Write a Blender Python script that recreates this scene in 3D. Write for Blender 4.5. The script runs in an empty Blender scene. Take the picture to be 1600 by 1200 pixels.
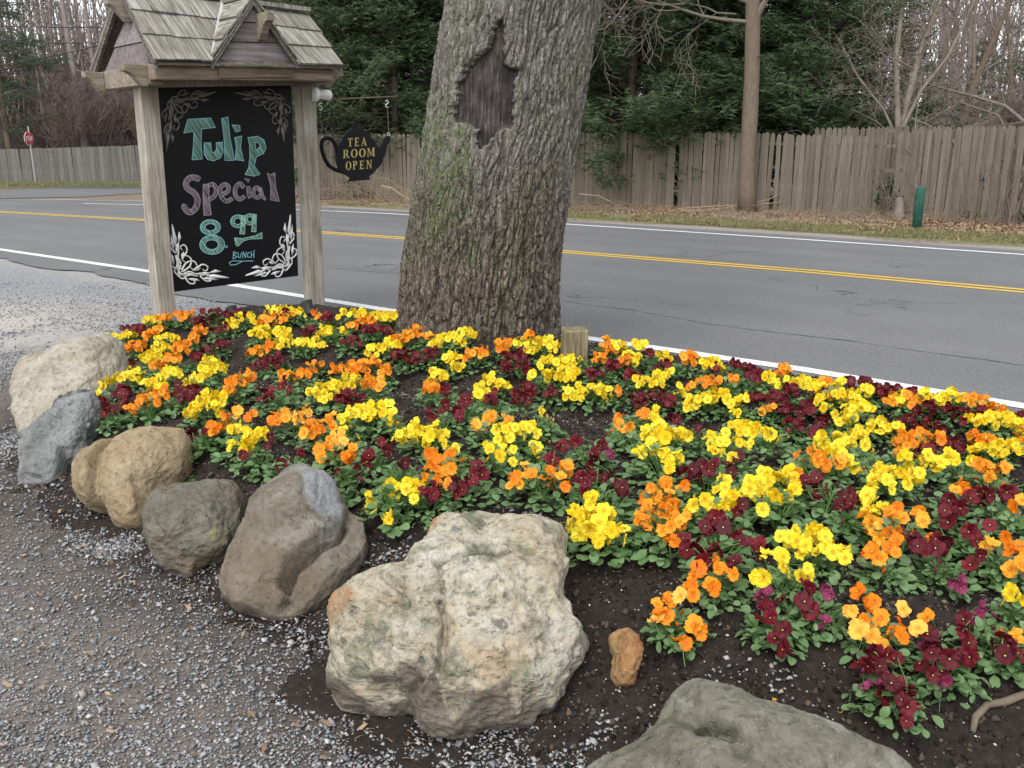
import bpy, math, random
import numpy as np
from mathutils import Vector, Matrix

# ------------------------------------------------------------------ camera, sky, sun, exposure
SC = bpy.context.scene
COL = SC.collection
H = 1.35                      # eye height
F = 1370.0                    # focal length in photo pixels (1600 wide)
HY = 240.0                    # horizon row
PITCH = math.atan((600 - HY) / F)
cd = bpy.data.cameras.new('camera'); cam = bpy.data.objects.new('camera', cd); COL.objects.link(cam)
cd.sensor_width = 36.0; cd.lens = F / 1600 * 36; cd.clip_end = 900; cd.clip_start = 0.05
cam.location = (0, 0, H); cam.rotation_euler = (math.pi / 2 - PITCH, 0, 0)
SC.camera = cam
SUN_EL, SUN_AZ = math.radians(55), math.radians(200)   # azimuth from +Y clockwise
w = bpy.data.worlds.new('World'); SC.world = w; w.use_nodes = True
nt = w.node_tree; nt.nodes.clear()
sky = nt.nodes.new('ShaderNodeTexSky'); sky.sky_type = 'NISHITA'; sky.sun_disc = False
sky.sun_elevation = SUN_EL; sky.sun_rotation = SUN_AZ; sky.air_density = 1.0; sky.dust_density = 1.0
hs = nt.nodes.new('ShaderNodeHueSaturation'); hs.inputs['Saturation'].default_value = 0.16
bg = nt.nodes.new('ShaderNodeBackground'); bg.inputs['Strength'].default_value = 0.15
wo = nt.nodes.new('ShaderNodeOutputWorld')
nt.links.new(sky.outputs[0], hs.inputs['Color']); nt.links.new(hs.outputs[0], bg.inputs[0]); nt.links.new(bg.outputs[0], wo.inputs[0])
sd = bpy.data.lights.new('sun', 'SUN'); sd.energy = 1.0; sd.angle = math.radians(40); sd.color = (1, .97, .92)
sun = bpy.data.objects.new('sun', sd); COL.objects.link(sun)
sun.rotation_euler = Vector((-math.sin(SUN_AZ) * math.cos(SUN_EL), -math.cos(SUN_AZ) * math.cos(SUN_EL), -math.sin(SUN_EL))).to_track_quat('-Z', 'Y').to_euler()
SC.view_settings.view_transform = 'Standard'; SC.view_settings.look = 'None'
SC.view_settings.gamma = 1; SC.view_settings.use_curve_mapping = False
SC.view_settings.exposure = 1.22
SC.cycles.max_bounces = 5; SC.cycles.diffuse_bounces = 3; SC.cycles.glossy_bounces = 2; SC.cycles.transparent_max_bounces = 4

RNG = random.Random(7)
NR = np.random.default_rng(7)
CP, SP = math.cos(PITCH), math.sin(PITCH)

# ------------------------------------------------------------------ helpers: pixels of the photo to places
def ray(px, py):
    a, b = px - 800.0, py - 600.0
    return Vector((a, F * CP - b * SP, -(b * CP + F * SP))) / F      # one unit of camera depth
def G(px, py, z=0.0):
    d = ray(px, py); k = (z - H) / d.z
    return Vector((d.x * k, d.y * k, z))
def PD(px, py, depth):
    d = ray(px, py) * depth
    return Vector((d.x, d.y, d.z + H))
def proj(P):
    P = np.asarray(P, float); x, y, z = P[..., 0], P[..., 1], P[..., 2] - H
    dep = y * CP - z * SP; up = y * SP + z * CP
    return np.stack([800 + F * x / dep, 600 - F * up / dep], -1), dep
def PL(px, py, p0, n):
    d = ray(px, py); o = Vector((0, 0, H)); k = (Vector(p0) - o).dot(n) / d.dot(n)
    return o + d * k

# ------------------------------------------------------------------ numpy noise
def _hash(ix, iy, iz, s):
    h = (ix.astype(np.int64) * 374761393 + iy.astype(np.int64) * 668265263 + iz.astype(np.int64) * 2147483647 + s * 974711) & 0xffffffff
    h = ((h ^ (h >> 13)) * 1274126177) & 0xffffffff
    h = (h ^ (h >> 16)) & 0xffffff
    return h / float(0xffffff)
def vnoise(P, s=0):
    P = np.asarray(P, float); i = np.floor(P).astype(np.int64); f = P - i; f = f * f * (3 - 2 * f)
    out = 0
    for dx in (0, 1):
        wx = f[..., 0] if dx else 1 - f[..., 0]
        for dy in (0, 1):
            wy = f[..., 1] if dy else 1 - f[..., 1]
            for dz in (0, 1):
                wz = f[..., 2] if dz else 1 - f[..., 2]
                out = out + wx * wy * wz * _hash(i[..., 0] + dx, i[..., 1] + dy, i[..., 2] + dz, s)
    return out * 2 - 1
def fbm(P, o=4, s=0, g=0.5):
    a, t, P = 1.0, 0, np.asarray(P, float)
    for k in range(o):
        t = t + a * vnoise(P * 2 ** k + 17.3 * k, s + k); a *= g
    return t
def worley(P, s=0):
    """F1, F2 distances and a cell id"""
    i = np.floor(P).astype(np.int64); n = P.shape[:-1]
    f1 = np.full(n, 9.0); f2 = np.full(n, 9.0); cid = np.zeros(n)
    for dx in (-1, 0, 1):
        for dy in (-1, 0, 1):
            for dz in ((-1, 0, 1) if P.shape[-1] == 3 else (0,)):
                a, b = i[..., 0] + dx, i[..., 1] + dy
                c = (i[..., 2] + dz) if P.shape[-1] == 3 else np.zeros_like(a)
                q = [a + _hash(a, b, c, s + 1), b + _hash(a, b, c, s + 2)]
                if P.shape[-1] == 3: q.append(c + _hash(a, b, c, s + 3))
                d = sum((P[..., k] - q[k]) ** 2 for k in range(P.shape[-1])) ** .5
                near = d < f1
                f2 = np.where(near, f1, np.minimum(f2, d)); cid = np.where(near, _hash(a, b, c, s + 4), cid); f1 = np.where(near, d, f1)
    return f1, f2, cid
def sst(a, b, x):
    t = np.clip((x - a) / (b - a), 0, 1); return t * t * (3 - 2 * t)

# ------------------------------------------------------------------ helpers: meshes and objects
def mesh_np(name, V, faces, cols=None, smooth=True, midx=None):
    """faces: one (n,k) array or a list of them"""
    V = np.asarray(V, np.float32)
    if not isinstance(faces, list): faces = [faces]
    faces = [np.asarray(f, np.int32) for f in faces if len(f)]
    me = bpy.data.meshes.new(name)
    me.vertices.add(len(V)); me.vertices.foreach_set('co', V.ravel())
    tot = np.concatenate([np.full(len(f), f.shape[1], np.int32) for f in faces])
    li = np.concatenate([f.ravel() for f in faces])
    me.loops.add(len(li)); me.loops.foreach_set('vertex_index', li)
    me.polygons.add(len(tot)); st = np.zeros(len(tot), np.int32); st[1:] = np.cumsum(tot)[:-1]
    me.polygons.foreach_set('loop_start', st)
    try: me.polygons.foreach_set('loop_total', tot)
    except Exception: pass
    me.polygons.foreach_set('use_smooth', np.full(len(tot), smooth, bool))
    if midx is not None: me.polygons.foreach_set('material_index', np.asarray(midx, np.int32))
    if cols is not None:
        at = me.color_attributes.new('tint', 'FLOAT_COLOR', 'POINT')
        c = np.ones((len(V), 4), np.float32); c[:, :cols.shape[1]] = cols
        at.data.foreach_set('color', c.ravel())
    me.update(calc_edges=True)
    return me
class MB:
    def __init__(s): s.v = []; s.f = []; s.m = []
    def add(s, vs, fs, mi=0):
        b = len(s.v); s.v += [tuple(v) for v in vs]; s.f += [tuple(b + i for i in f) for f in fs]; s.m += [mi] * len(fs); return s
    def box(s, c, e, M=None, mi=0, jit=0.0):
        """c centre, e full size, M 3x3 of axes"""
        vs = []
        for z in (-.5, .5):
            for y in (-.5, .5):
                for x in (-.5, .5):
                    v = Vector((x * e[0] + RNG.uniform(-jit, jit), y * e[1] + RNG.uniform(-jit, jit), z * e[2] + RNG.uniform(-jit, jit)))
                    vs.append((M @ v if M else v) + Vector(c))
        return s.add(vs, [(0, 2, 3, 1), (4, 5, 7, 6), (0, 1, 5, 4), (2, 6, 7, 3), (0, 4, 6, 2), (1, 3, 7, 5)], mi)
    def prism(s, poly, d, mi=0):
        """poly: list of 3D points, d: extrusion vector"""
        n = len(poly); a = [Vector(p) for p in poly]; b = [p + Vector(d) for p in a]
        return s.add(a + b, [tuple(range(n)), tuple(range(2 * n - 1, n - 1, -1))] + [(i, n + i, n + (i + 1) % n, (i + 1) % n) for i in range(n)], mi)
    def tube(s, pts, r, k=6, mi=0, cap=True):
        pts = [Vector(p) for p in pts]; n = len(pts)
        rr = r if isinstance(r, (list, tuple)) else [r] * n
        vs = []; up = Vector((0.13, .21, .97))
        for i, p in enumerate(pts):
            t = (pts[min(i + 1, n - 1)] - pts[max(i - 1, 0)]).normalized()
            a = t.cross(up)
            if a.length < 1e-3: a = t.cross(Vector((1, 0, 0)))
            a.normalize(); b = t.cross(a)
            for j in range(k):
                th = 2 * math.pi * j / k
                vs.append(p + (a * math.cos(th) + b * math.sin(th)) * rr[i])
        fs = [(i * k + j, i * k + (j + 1) % k, (i + 1) * k + (j + 1) % k, (i + 1) * k + j) for i in range(n - 1) for j in range(k)]
        if cap: fs += [tuple(range(k - 1, -1, -1)), tuple((n - 1) * k + j for j in range(k))]
        return s.add(vs, fs, mi)
    def mesh(s, name, mats, smooth=False):
        me = bpy.data.meshes.new(name); me.from_pydata([tuple(v) for v in s.v], [], s.f)
        for m in (mats if isinstance(mats, (list, tuple)) else [mats]): me.materials.append(m)
        me.polygons.foreach_set('material_index', s.m); me.polygons.foreach_set('use_smooth', [smooth] * len(s.f)); me.update()
        return me
def obj(name, me, parent=None, mat=None, loc=None, rot=None, sc=None):
    o = bpy.data.objects.new(name, me); COL.objects.link(o)
    if parent: o.parent = parent
    if mat: me.materials.append(mat)
    if loc is not None: o.location = loc
    if rot is not None: o.rotation_euler = rot
    if sc is not None: o.scale = (sc, sc, sc) if isinstance(sc, (int, float)) else sc
    return o
def tag(o, label, cat, group=None, kind=None):
    if label: o['label'] = label
    if cat: o['category'] = cat
    if group: o['group'] = group
    if kind: o['kind'] = kind
    return o
def struct(o): o['kind'] = 'structure'; return o
def stuff(o): o['kind'] = 'stuff'; return o
def empty(name, loc, rz=0):
    o = bpy.data.objects.new(name, None); COL.objects.link(o); o.location = loc; o.rotation_euler = (0, 0, rz); o.empty_display_size = .1; return o
def bevel(o, wd=0.004, seg=1):
    m = o.modifiers.new('bevel', 'BEVEL'); m.width = wd; m.segments = seg; m.limit_method = 'ANGLE'; return o

# ------------------------------------------------------------------ helpers: materials
class NB:
    def __init__(s, name):
        s.m = bpy.data.materials.new(name); s.m.use_nodes = True; s.t = s.m.node_tree; s.t.nodes.clear()
        s.out = s.t.nodes.new('ShaderNodeOutputMaterial'); s.b = s.t.nodes.new('ShaderNodeBsdfPrincipled')
        s.t.links.new(s.b.outputs[0], s.out.inputs[0]); s._co = None
    def n(s, typ, **kw):
        x = s.t.nodes.new(typ)
        for k, v in kw.items():
            if k.startswith('_'): setattr(x, k[1:], v)
            else:
                k2 = k.replace('__', ' ')
                s.put(x.inputs[k2], v)
        return x
    def put(s, inp, v):
        if isinstance(v, bpy.types.NodeSocket): s.t.links.new(v, inp)
        elif isinstance(v, (tuple, list)): inp.default_value = tuple(v) + ((1,) if len(v) == 3 and inp.type == 'RGBA' else ())
        else: inp.default_value = v
    def co(s, kind='Object', scale=(1, 1, 1), warp=0, ws=2):
        tc = s.n('ShaderNodeTexCoord'); mp = s.n('ShaderNodeMapping'); mp.inputs['Scale'].default_value = scale
        s.t.links.new(tc.outputs[kind], mp.inputs[0]); v = mp.outputs[0]
        if warp:
            nz = s.n('ShaderNodeTexNoise', Vector=v, Scale=ws, Detail=3.0)
            a = s.n('ShaderNodeVectorMath', _operation='MULTIPLY_ADD'); s.put(a.inputs[0], nz.outputs['Color']); a.inputs[1].default_value = (warp,) * 3; s.put(a.inputs[2], v); v = a.outputs[0]
        return v
    def noise(s, v, sc, det=4.0, rough=.55): return s.n('ShaderNodeTexNoise', Vector=v, Scale=sc, Detail=det, Roughness=rough).outputs['Fac']
    def vor(s, v, sc, feat='F1', out='Distance', rnd=1.0): return s.n('ShaderNodeTexVoronoi', _feature=feat, Vector=v, Scale=sc, Randomness=rnd).outputs[out]
    def ramp(s, fac, stops, interp='LINEAR'):
        r = s.n('ShaderNodeValToRGB', Fac=fac); cr = r.color_ramp; cr.interpolation = interp
        while len(cr.elements) < len(stops): cr.elements.new(.5)
        for e, (p, c) in zip(cr.elements, stops):
            e.position = p; e.color = tuple(c) + (1,) if isinstance(c, (tuple, list)) else (c, c, c, 1)
        return r.outputs['Color']
    def mix(s, fac, a, b, mode='MIX'):
        x = s.n('ShaderNodeMix', _data_type='RGBA', _blend_type=mode); s.put(x.inputs[0], fac); s.put(x.inputs[6], a); s.put(x.inputs[7], b); return x.outputs[2]
    def math(s, op, a, b=0.0, c=None):
        x = s.n('ShaderNodeMath', _operation=op); s.put(x.inputs[0], a); s.put(x.inputs[1], b)
        if c is not None: s.put(x.inputs[2], c)
        return x.outputs[0]
    def rmap(s, v, a, b, c=0.0, d=1.0):
        return s.n('ShaderNodeMapRange', Value=v, From__Min=a, From__Max=b, To__Min=c, To__Max=d).outputs[0]
    def bump(s, h, st=.5, dist=.01, nrm=None):
        x = s.n('ShaderNodeBump', Height=h, Strength=st, Distance=dist)
        if nrm is not None: s.put(x.inputs['Normal'], nrm)
        return x.outputs[0]
    def attr(s, name='tint', out='Color'): return s.n('ShaderNodeAttribute', _attribute_name=name).outputs[out]
    def rnd(s): return s.n('ShaderNodeObjectInfo').outputs['Random']
    def isl(s): return s.n('ShaderNodeNewGeometry').outputs['Random Per Island']
    def pos(s): return s.n('ShaderNodeNewGeometry').outputs['Position']
    def fin(s, col=None, rough=.8, spec=.3, nrm=None, **kw):
        if col is not None: s.put(s.b.inputs['Base Color'], col)
        s.put(s.b.inputs['Roughness'], rough); s.put(s.b.inputs['Specular IOR Level'], spec)
        if nrm is not None: s.put(s.b.inputs['Normal'], nrm)
        for k, v in kw.items(): s.put(s.b.inputs[k.replace('__', ' ')], v)
        return s.m
def flat(name, c, rough=.7, spec=.3, var=.15, sc=30, **kw):
    b = NB(name); v = b.co(); f = b.noise(v, sc)
    col = b.mix(f, tuple(x * (1 - var) for x in c), tuple(min(1, x * (1 + var)) for x in c))
    return b.fin(col, rough, spec, b.bump(f, .15, .002), **kw)
def wood(name, a, b_, green=0.0, axis=2, grain=60, warm=None, objrnd=True, rot=0, slope=False):
    b = NB(name); s = [grain] * 3; s[axis] = grain * .05
    if slope: s[2] = grain * .05
    if rot:
        tc = b.n('ShaderNodeTexCoord'); m1 = b.n('ShaderNodeMapping'); m1.inputs['Rotation'].default_value = (0, 0, rot); b.t.links.new(tc.outputs['Object'], m1.inputs[0])
        m2 = b.n('ShaderNodeMapping'); m2.inputs['Scale'].default_value = tuple(s); b.t.links.new(m1.outputs[0], m2.inputs[0]); v = m2.outputs[0]
    else: v = b.co(scale=tuple(s), warp=.25, ws=.6)
    n1 = b.noise(v, 1.0, 6.0, .65); n2 = b.noise(b.co(), 5.0, 4.0)
    if objrnd:
        off = b.n('ShaderNodeVectorMath', _operation='ADD'); b.put(off.inputs[0], v)
        r = b.rnd(); k = b.math('MULTIPLY', r, 37.0); b.put(off.inputs[1], k); n1 = b.noise(off.outputs[0], 1.0, 6.0, .65)
    col = b.ramp(n1, [(.3, tuple(x * .55 for x in a)), (.45, a), (.65, b_), (.8, tuple(x * 1.15 for x in b_))])
    col = b.mix(b.rmap(n2, .35, .7), col, b.mix(1.0, col, (.72, .7, .66), 'MULTIPLY'))
    if objrnd: col = b.mix(b.rmap(b.rnd(), 0, 1, 0, .85), col, b.mix(1.0, col, (.66, .63, .6), 'MULTIPLY'))
    if green: col = b.mix(b.rmap(b.noise(b.co(), 9.0, 5.0), .42, .72, 0, green), col, (.13, .16, .06))
    return b.fin(col, .85, .2, b.bump(n1, .35, .003))

def mk_asphalt():
    b = NB('asphalt'); v = b.co('Object')
    tc_ = b.n('ShaderNodeTexCoord'); mp_ = b.n('ShaderNodeMapping'); mp_.inputs['Rotation'].default_value = (0, 0, math.radians(-52)); b.t.links.new(tc_.outputs['Object'], mp_.inputs[0]); b.co2 = mp_.outputs[0]
    big = b.noise(b.co(scale=(.25, .25, 1), warp=.5, ws=1), 1.6, 5.0, .6); f = b.noise(v, 90.0, 3.0, .7); sp = b.vor(v, 170.0, out='Color')
    col = b.ramp(big, [(.3, (.082, .083, .086)), (.55, (.108, .109, .112)), (.75, (.138, .138, .140))])
    col = b.mix(b.rmap(f, .3, .75, 0, .75), col, (.155, .155, .155))
    wt = b.noise(b.co('Object', scale=(.617, .787, 1)), 1.1, 2.0)
    lane = b.n('ShaderNodeTexWave', _wave_type='BANDS', _bands_direction='X', Vector=b.co2, Scale=.28, Distortion=.6, Detail=2.0, Detail__Scale=.5).outputs['Fac']
    col = b.mix(b.math('MULTIPLY', lane, .30), col, b.mix(1.0, col, (.72, .72, .73), 'MULTIPLY'))
    hi = b.rmap(b.n('ShaderNodeSeparateColor', Color=sp).outputs[0], .86, .95, 0, .6)
    col = b.mix(hi, col, (.32, .31, .30))
    cd_, = (b.vor(b.co(scale=(1, 1, 0), warp=.55, ws=3.0), .33, feat='DISTANCE_TO_EDGE'),)
    crack = b.rmap(cd_, .0, .007, 1, 0)
    gate = b.rmap(b.noise(v, .35, 2.0), .50, .60)
    crack = b.math('MULTIPLY', crack, gate)
    col = b.mix(crack, col, (.012, .012, .013))
    # patched strip of a slightly different age along the lane
    return b.fin(col, .75, .35, b.bump(f, .5, .004))
def mk_paint(name, c):
    b = NB(name); v = b.co('Object'); n = b.noise(v, 14.0, 6.0, .75); f = b.noise(v, 120.0, 3.0, .7)
    wear = b.rmap(b.math('ADD', b.math('MULTIPLY', n, .7), b.math('MULTIPLY', f, .45)), .60, .76)
    col = b.mix(f, tuple(x * .8 for x in c), c); col = b.mix(wear, col, (.10, .10, .10))
    return b.fin(col, .7, .3, b.bump(f, .3, .002))
def mk_gravel():
    b = NB('gravel'); v = b.co('Object')
    big = b.noise(b.co('Object', warp=.4, ws=1.0), .9, 5.0, .6)
    cell = b.n('ShaderNodeTexVoronoi', Vector=v, Scale=120.0); cell2 = b.n('ShaderNodeTexVoronoi', Vector=v, Scale=230.0)
    sepc = b.n('ShaderNodeSeparateColor', Color=cell.outputs['Color']).outputs[0]; sep2 = b.n('ShaderNodeSeparateColor', Color=cell2.outputs['Color']).outputs[1]
    st = b.ramp(sepc, [(0, (.07, .075, .085)), (.35, (.14, .148, .16)), (.7, (.215, .225, .24)), (.93, (.33, .31, .29)), (1, (.45, .44, .42))])
    st = b.mix(b.rmap(sep2, .5, 1, 0, .6), st, (.30, .31, .33))
    dirt = b.ramp(b.noise(v, 40.0, 6.0, .7), [(.3, (.082, .070, .061)), (.55, (.14, .12, .105)), (.75, (.22, .195, .175))])
    amt = b.attr('tint', 'Color'); sx = b.n('ShaderNodeSeparateColor', Color=amt)
    g = b.math('ADD', sx.outputs[0], b.math('MULTIPLY', b.math('SUBTRACT', big, .5), 1.3))
    g = b.math('ADD', g, b.math('MULTIPLY', b.math('SUBTRACT', b.noise(v, 25.0, 5.0), .5), 1.2))
    col = b.mix(b.rmap(g, .3, .7), dirt, st)
    col = b.mix(b.math('MULTIPLY', sx.outputs[1], b.rmap(b.noise(v, 3.0, 6.0, .7), .2, .5)), col, b.ramp(b.noise(v, 60.0, 3.0), [(.3, (.28, .255, .23)), (.7, (.46, .43, .39))]))
    col = b.mix(b.math('MULTIPLY', sx.outputs[2], b.rmap(b.noise(v, 18.0, 6.0, .7), .15, .62)), col, b.ramp(b.noise(v, 50.0, 6.0, .7), [(.3, (.022, .018, .015)), (.6, (.048, .039, .033)), (.8, (.09, .075, .062))]))
    hgt = b.math('ADD', b.math('MULTIPLY', cell.outputs['Distance'], -1.0), b.math('MULTIPLY', b.noise(v, 60.0, 5.0), .8))
    return b.fin(col, .85, .25, b.bump(hgt, .45, .006))
def mk_soil():
    b = NB('soil'); v = b.co('Object')
    n = b.noise(v, 45.0, 8.0, .75); n2 = b.noise(v, 6.0, 4.0)
    col = b.ramp(n, [(.25, (.014, .011, .010)), (.5, (.036, .028, .024)), (.7, (.068, .054, .045)), (.85, (.12, .096, .078))])
    col = b.mix(b.rmap(n2, .4, .8, 0, .5), col, (.06, .047, .039))
    c = b.n('ShaderNodeTexVoronoi', Vector=v, Scale=110.0); sep = b.n('ShaderNodeSeparateColor', Color=c.outputs['Color'])
    dot = b.math('MULTIPLY', b.rmap(sep.outputs[0], .90, .905), b.rmap(c.outputs['Distance'], .22, .30, 1, 0))
    col = b.mix(dot, col, b.mix(sep.outputs[1], (.35, .33, .30), (.75, .74, .70)))
    return b.fin(col, .95, .15, b.bump(b.math('ADD', n, b.math('MULTIPLY', dot, .4)), 1.0, .02))
def mk_rock(name, ramp, spk=(.6, .58, .55), patches=(), bands=0, bumpd=.012, sc=1.0, rough=.85):
    """patches: (colour, noise scale, lo, hi, amount); tint.r marks damp soil at the foot, tint.g a stain, tint.b a fresh face"""
    b = NB(name); v = b.co('Object', scale=(sc,) * 3, warp=.03, ws=6.0)
    n = b.noise(v, 5.0, 8.0, .62); fine = b.noise(v, 120.0, 4.0, .75); mid = b.noise(v, 28.0, 6.0, .7)
    if bands:
        vv = b.co('Object', scale=(bands * .22, bands * .22, bands), warp=1.2, ws=.5); bn = b.noise(vv, 1.4, 7.0, .7)
        n = b.math('ADD', b.math('MULTIPLY', n, .5), b.math('MULTIPLY', bn, .5))
    col = b.ramp(b.math('ADD', b.math('MULTIPLY', n, .6), b.math('MULTIPLY', mid, .4)), ramp)
    for i, (c, s_, lo, hi, am) in enumerate(patches):
        off = b.n('ShaderNodeVectorMath', _operation='ADD'); b.put(off.inputs[0], v); off.inputs[1].default_value = (3.7 * i + 1, 1.3 * i, 5.1)
        col = b.mix(b.rmap(b.noise(off.outputs[0], s_, 7.0, .7), lo, hi, 0, am), col, c)
    sx = b.n('ShaderNodeSeparateColor', Color=b.attr())
    col = b.mix(b.math('MULTIPLY', sx.outputs[2], .85), col, b.mix(fine, (.15, .155, .165), (.30, .31, .325)))
    col = b.mix(b.math('MULTIPLY', sx.outputs[1], b.rmap(mid, .3, .6)), col, (.36, .20, .10))
    col = b.mix(b.rmap(fine, .35, .8, 0, .55), col, b.mix(1.0, col, (.62, .6, .58), 'MULTIPLY'))
    c2 = b.n('ShaderNodeTexVoronoi', Vector=v, Scale=260.0); s2 = b.n('ShaderNodeSeparateColor', Color=c2.outputs['Color']).outputs[0]
    col = b.mix(b.math('MULTIPLY', b.rmap(s2, .95, .97, 0, .45), b.rmap(c2.outputs['Distance'], .25, .32, 1, 0)), col, spk)
    damp = b.rmap(b.math('ADD', sx.outputs[0], b.math('MULTIPLY', b.math('SUBTRACT', b.noise(v, 16.0, 9.0, .78), .5), 2.2)), .40, .85)
    damp = b.math('MULTIPLY', damp, b.math('GREATER_THAN', sx.outputs[0], .01))
    col = b.mix(b.math('MULTIPLY', damp, b.rmap(mid, .3, .7, .55, .95)), col, b.mix(fine, (.055, .044, .037), (.12, .10, .085)))
    hgt = b.math('ADD', b.math('MULTIPLY', mid, .7), b.math('MULTIPLY', fine, .3))
    if bands: hgt = b.math('ADD', hgt, b.math('MULTIPLY', b.noise(b.co('Object', scale=(bands * 1.1, bands * 1.1, bands * 5), warp=.5, ws=.8), 1.0, 7.0, .7), 1.0))
    pit = b.rmap(b.noise(v, 55.0, 3.0, .6), .30, .42, 0, 1); hgt = b.math('ADD', hgt, b.math('MULTIPLY', pit, .35))
    col = b.mix(b.math('MULTIPLY', b.math('SUBTRACT', 1.0, pit), .22), col, (.09, .08, .065))
    return b.fin(col, rough, .25, b.bump(hgt, .9, bumpd))
def mk_petal(name, base, edge, deep, var=.2, trans=.22):
    b = NB(name); r = b.rnd(); rad = b.n('ShaderNodeSeparateColor', Color=b.attr())
    c = b.mix(r, base, edge); c = b.mix(b.rmap(rad.outputs[0], .05, .42, 1, 0), c, deep)
    v = b.co('Object'); c = b.mix(b.rmap(b.noise(v, 160.0, 3.0), .3, .7, 0, var), c, b.mix(1.0, c, (.75, .7, .7), 'MULTIPLY'))
    pb = b.fin(c, .55, .25, b.bump(b.noise(v, 220.0, 2.0), .25, .002))
    tr = b.n('ShaderNodeBsdfTranslucent', Color=c); mx = b.n('ShaderNodeMixShader', Fac=trans)
    b.t.links.new(b.b.outputs[0], mx.inputs[1]); b.t.links.new(tr.outputs[0], mx.inputs[2]); b.t.links.new(mx.outputs[0], b.out.inputs[0])
    return pb
def mk_leaf(name, a, c, trans=.25, rough=.5, obj_rnd=True, spec=.4):
    b = NB(name); r = b.isl()
    col = b.mix(r, a, c)
    if obj_rnd: col = b.mix(b.rmap(b.rnd(), 0, 1, 0, .6), col, tuple((x + y) * .42 for x, y in zip(a, c)))
    b.fin(col, rough, spec)
    tr = b.n('ShaderNodeBsdfTranslucent', Color=col); mx = b.n('ShaderNodeMixShader', Fac=trans)
    b.t.links.new(b.b.outputs[0], mx.inputs[1]); b.t.links.new(tr.outputs[0], mx.inputs[2]); b.t.links.new(mx.outputs[0], b.out.inputs[0])
    return b.m
def mk_bark():
    b = NB('bark'); v = b.co('Object'); sx = b.n('ShaderNodeSeparateColor', Color=b.attr())
    st = b.co('Object', scale=(30, 30, 6), warp=.8, ws=.5)
    n = b.noise(st, 1.0, 7.0, .7); fine = b.noise(v, 90.0, 5.0, .75)
    col = b.ramp(n, [(.25, (.135, .108, .085)), (.5, (.275, .23, .188)), (.7, (.38, .33, .275)), (.85, (.48, .42, .36))])
    # upper bark greyer
    col = b.mix(b.math('MULTIPLY', sx.outputs[2], .75), col, b.ramp(n, [(.3, (.20, .19, .165)), (.55, (.38, .37, .335)), (.8, (.52, .51, .47))]))
    ve = b.vor(b.co('Object', scale=(24, 24, 6.5), warp=.9, ws=.45), 1.0, feat='DISTANCE_TO_EDGE'); crk = b.rmap(ve, .0, .13, 1, 0)
    ve2 = b.vor(b.co('Object', scale=(52, 52, 17), warp=.9, ws=.6), 1.0, feat='DISTANCE_TO_EDGE'); crk = b.math('MAXIMUM', crk, b.rmap(ve2, .0, .10, .6, 0))
    crk = b.math('MULTIPLY', crk, b.math('SUBTRACT', 1.0, b.math('MULTIPLY', sx.outputs[2], .35)))
    col = b.mix(b.math('MULTIPLY', crk, .38), col, (.050, .039, .032))
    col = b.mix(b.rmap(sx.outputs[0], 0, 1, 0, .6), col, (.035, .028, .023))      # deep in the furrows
    lich = b.math('MULTIPLY', sx.outputs[1], b.rmap(b.noise(v, 22.0, 6.0, .7), .40, .60))
    col = b.mix(b.math('MULTIPLY', lich, .75), col, b.mix(fine, (.11, .17, .045), (.25, .32, .13)))
    lc = b.math('MULTIPLY', sx.outputs[2], b.rmap(b.noise(v, 14.0, 7.0, .7), .52, .66))
    col = b.mix(b.math('MULTIPLY', lc, .6), col, (.33, .37, .30))
    col = b.mix(b.rmap(fine, .35, .75, 0, .6), col, b.mix(1.0, col, (.6, .58, .56), 'MULTIPLY'))
    return b.fin(col, .92, .12, b.bump(b.math('SUBTRACT', b.math('ADD', n, fine), b.math('MULTIPLY', crk, 1.3)), 1.0, .016))
def mk_wound():
    b = NB('bare_wood'); v = b.co('Object', scale=(70, 70, 5), warp=.5, ws=.6); n = b.noise(v, 1.0, 7.0, .7); big = b.noise(b.co('Object'), 7.0, 4.0)
    col = b.ramp(n, [(.3, (.012, .010, .010)), (.48, (.040, .033, .031)), (.62, (.10, .083, .075)), (.78, (.34, .30, .26))])
    col = b.mix(b.rmap(big, .4, .6, 0, .75), col, b.mix(1.0, col, (.35, .32, .33), 'MULTIPLY'))
    return b.fin(col, .8, .25, b.bump(n, .6, .006))
def mk_verge():
    b = NB('verge_ground'); v = b.co('Object'); n = b.noise(v, 9.0, 8.0, .75); sx = b.n('ShaderNodeSeparateColor', Color=b.attr())
    lit = b.ramp(n, [(.3, (.10, .075, .055)), (.55, (.22, .17, .13)), (.75, (.36, .29, .22))])
    grs = b.ramp(b.noise(v, 14.0, 8.0, .75), [(.3, (.07, .085, .035)), (.5, (.14, .155, .065)), (.7, (.28, .25, .15))])
    snd = b.ramp(b.noise(v, 30.0, 5.0, .75), [(.3, (.19, .175, .16)), (.7, (.33, .30, .275))])
    col = b.mix(b.rmap(b.math('ADD', sx.outputs[0], b.math('SUBTRACT', b.noise(v, 3.0, 6.0, .7), .5)), .35, .65), lit, grs)
    col = b.mix(b.rmap(b.math('ADD', sx.outputs[1], b.math('MULTIPLY', b.math('SUBTRACT', n, .5), .6)), .35, .65), col, snd)
    return b.fin(col, .95, .1, b.bump(n, .8, .04))
def mk_simple_tree(name, a, c, sc=8.0):
    b = NB(name); v = b.co('Object', scale=(1, 1, .25)); n = b.noise(v, sc, 6.0, .7)
    col = b.ramp(n, [(.3, a), (.7, c)]); col = b.mix(b.rmap(b.isl(), 0, 1, 0, .5), col, c)
    return b.fin(col, .9, .15, b.bump(n, .6, .02))

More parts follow.
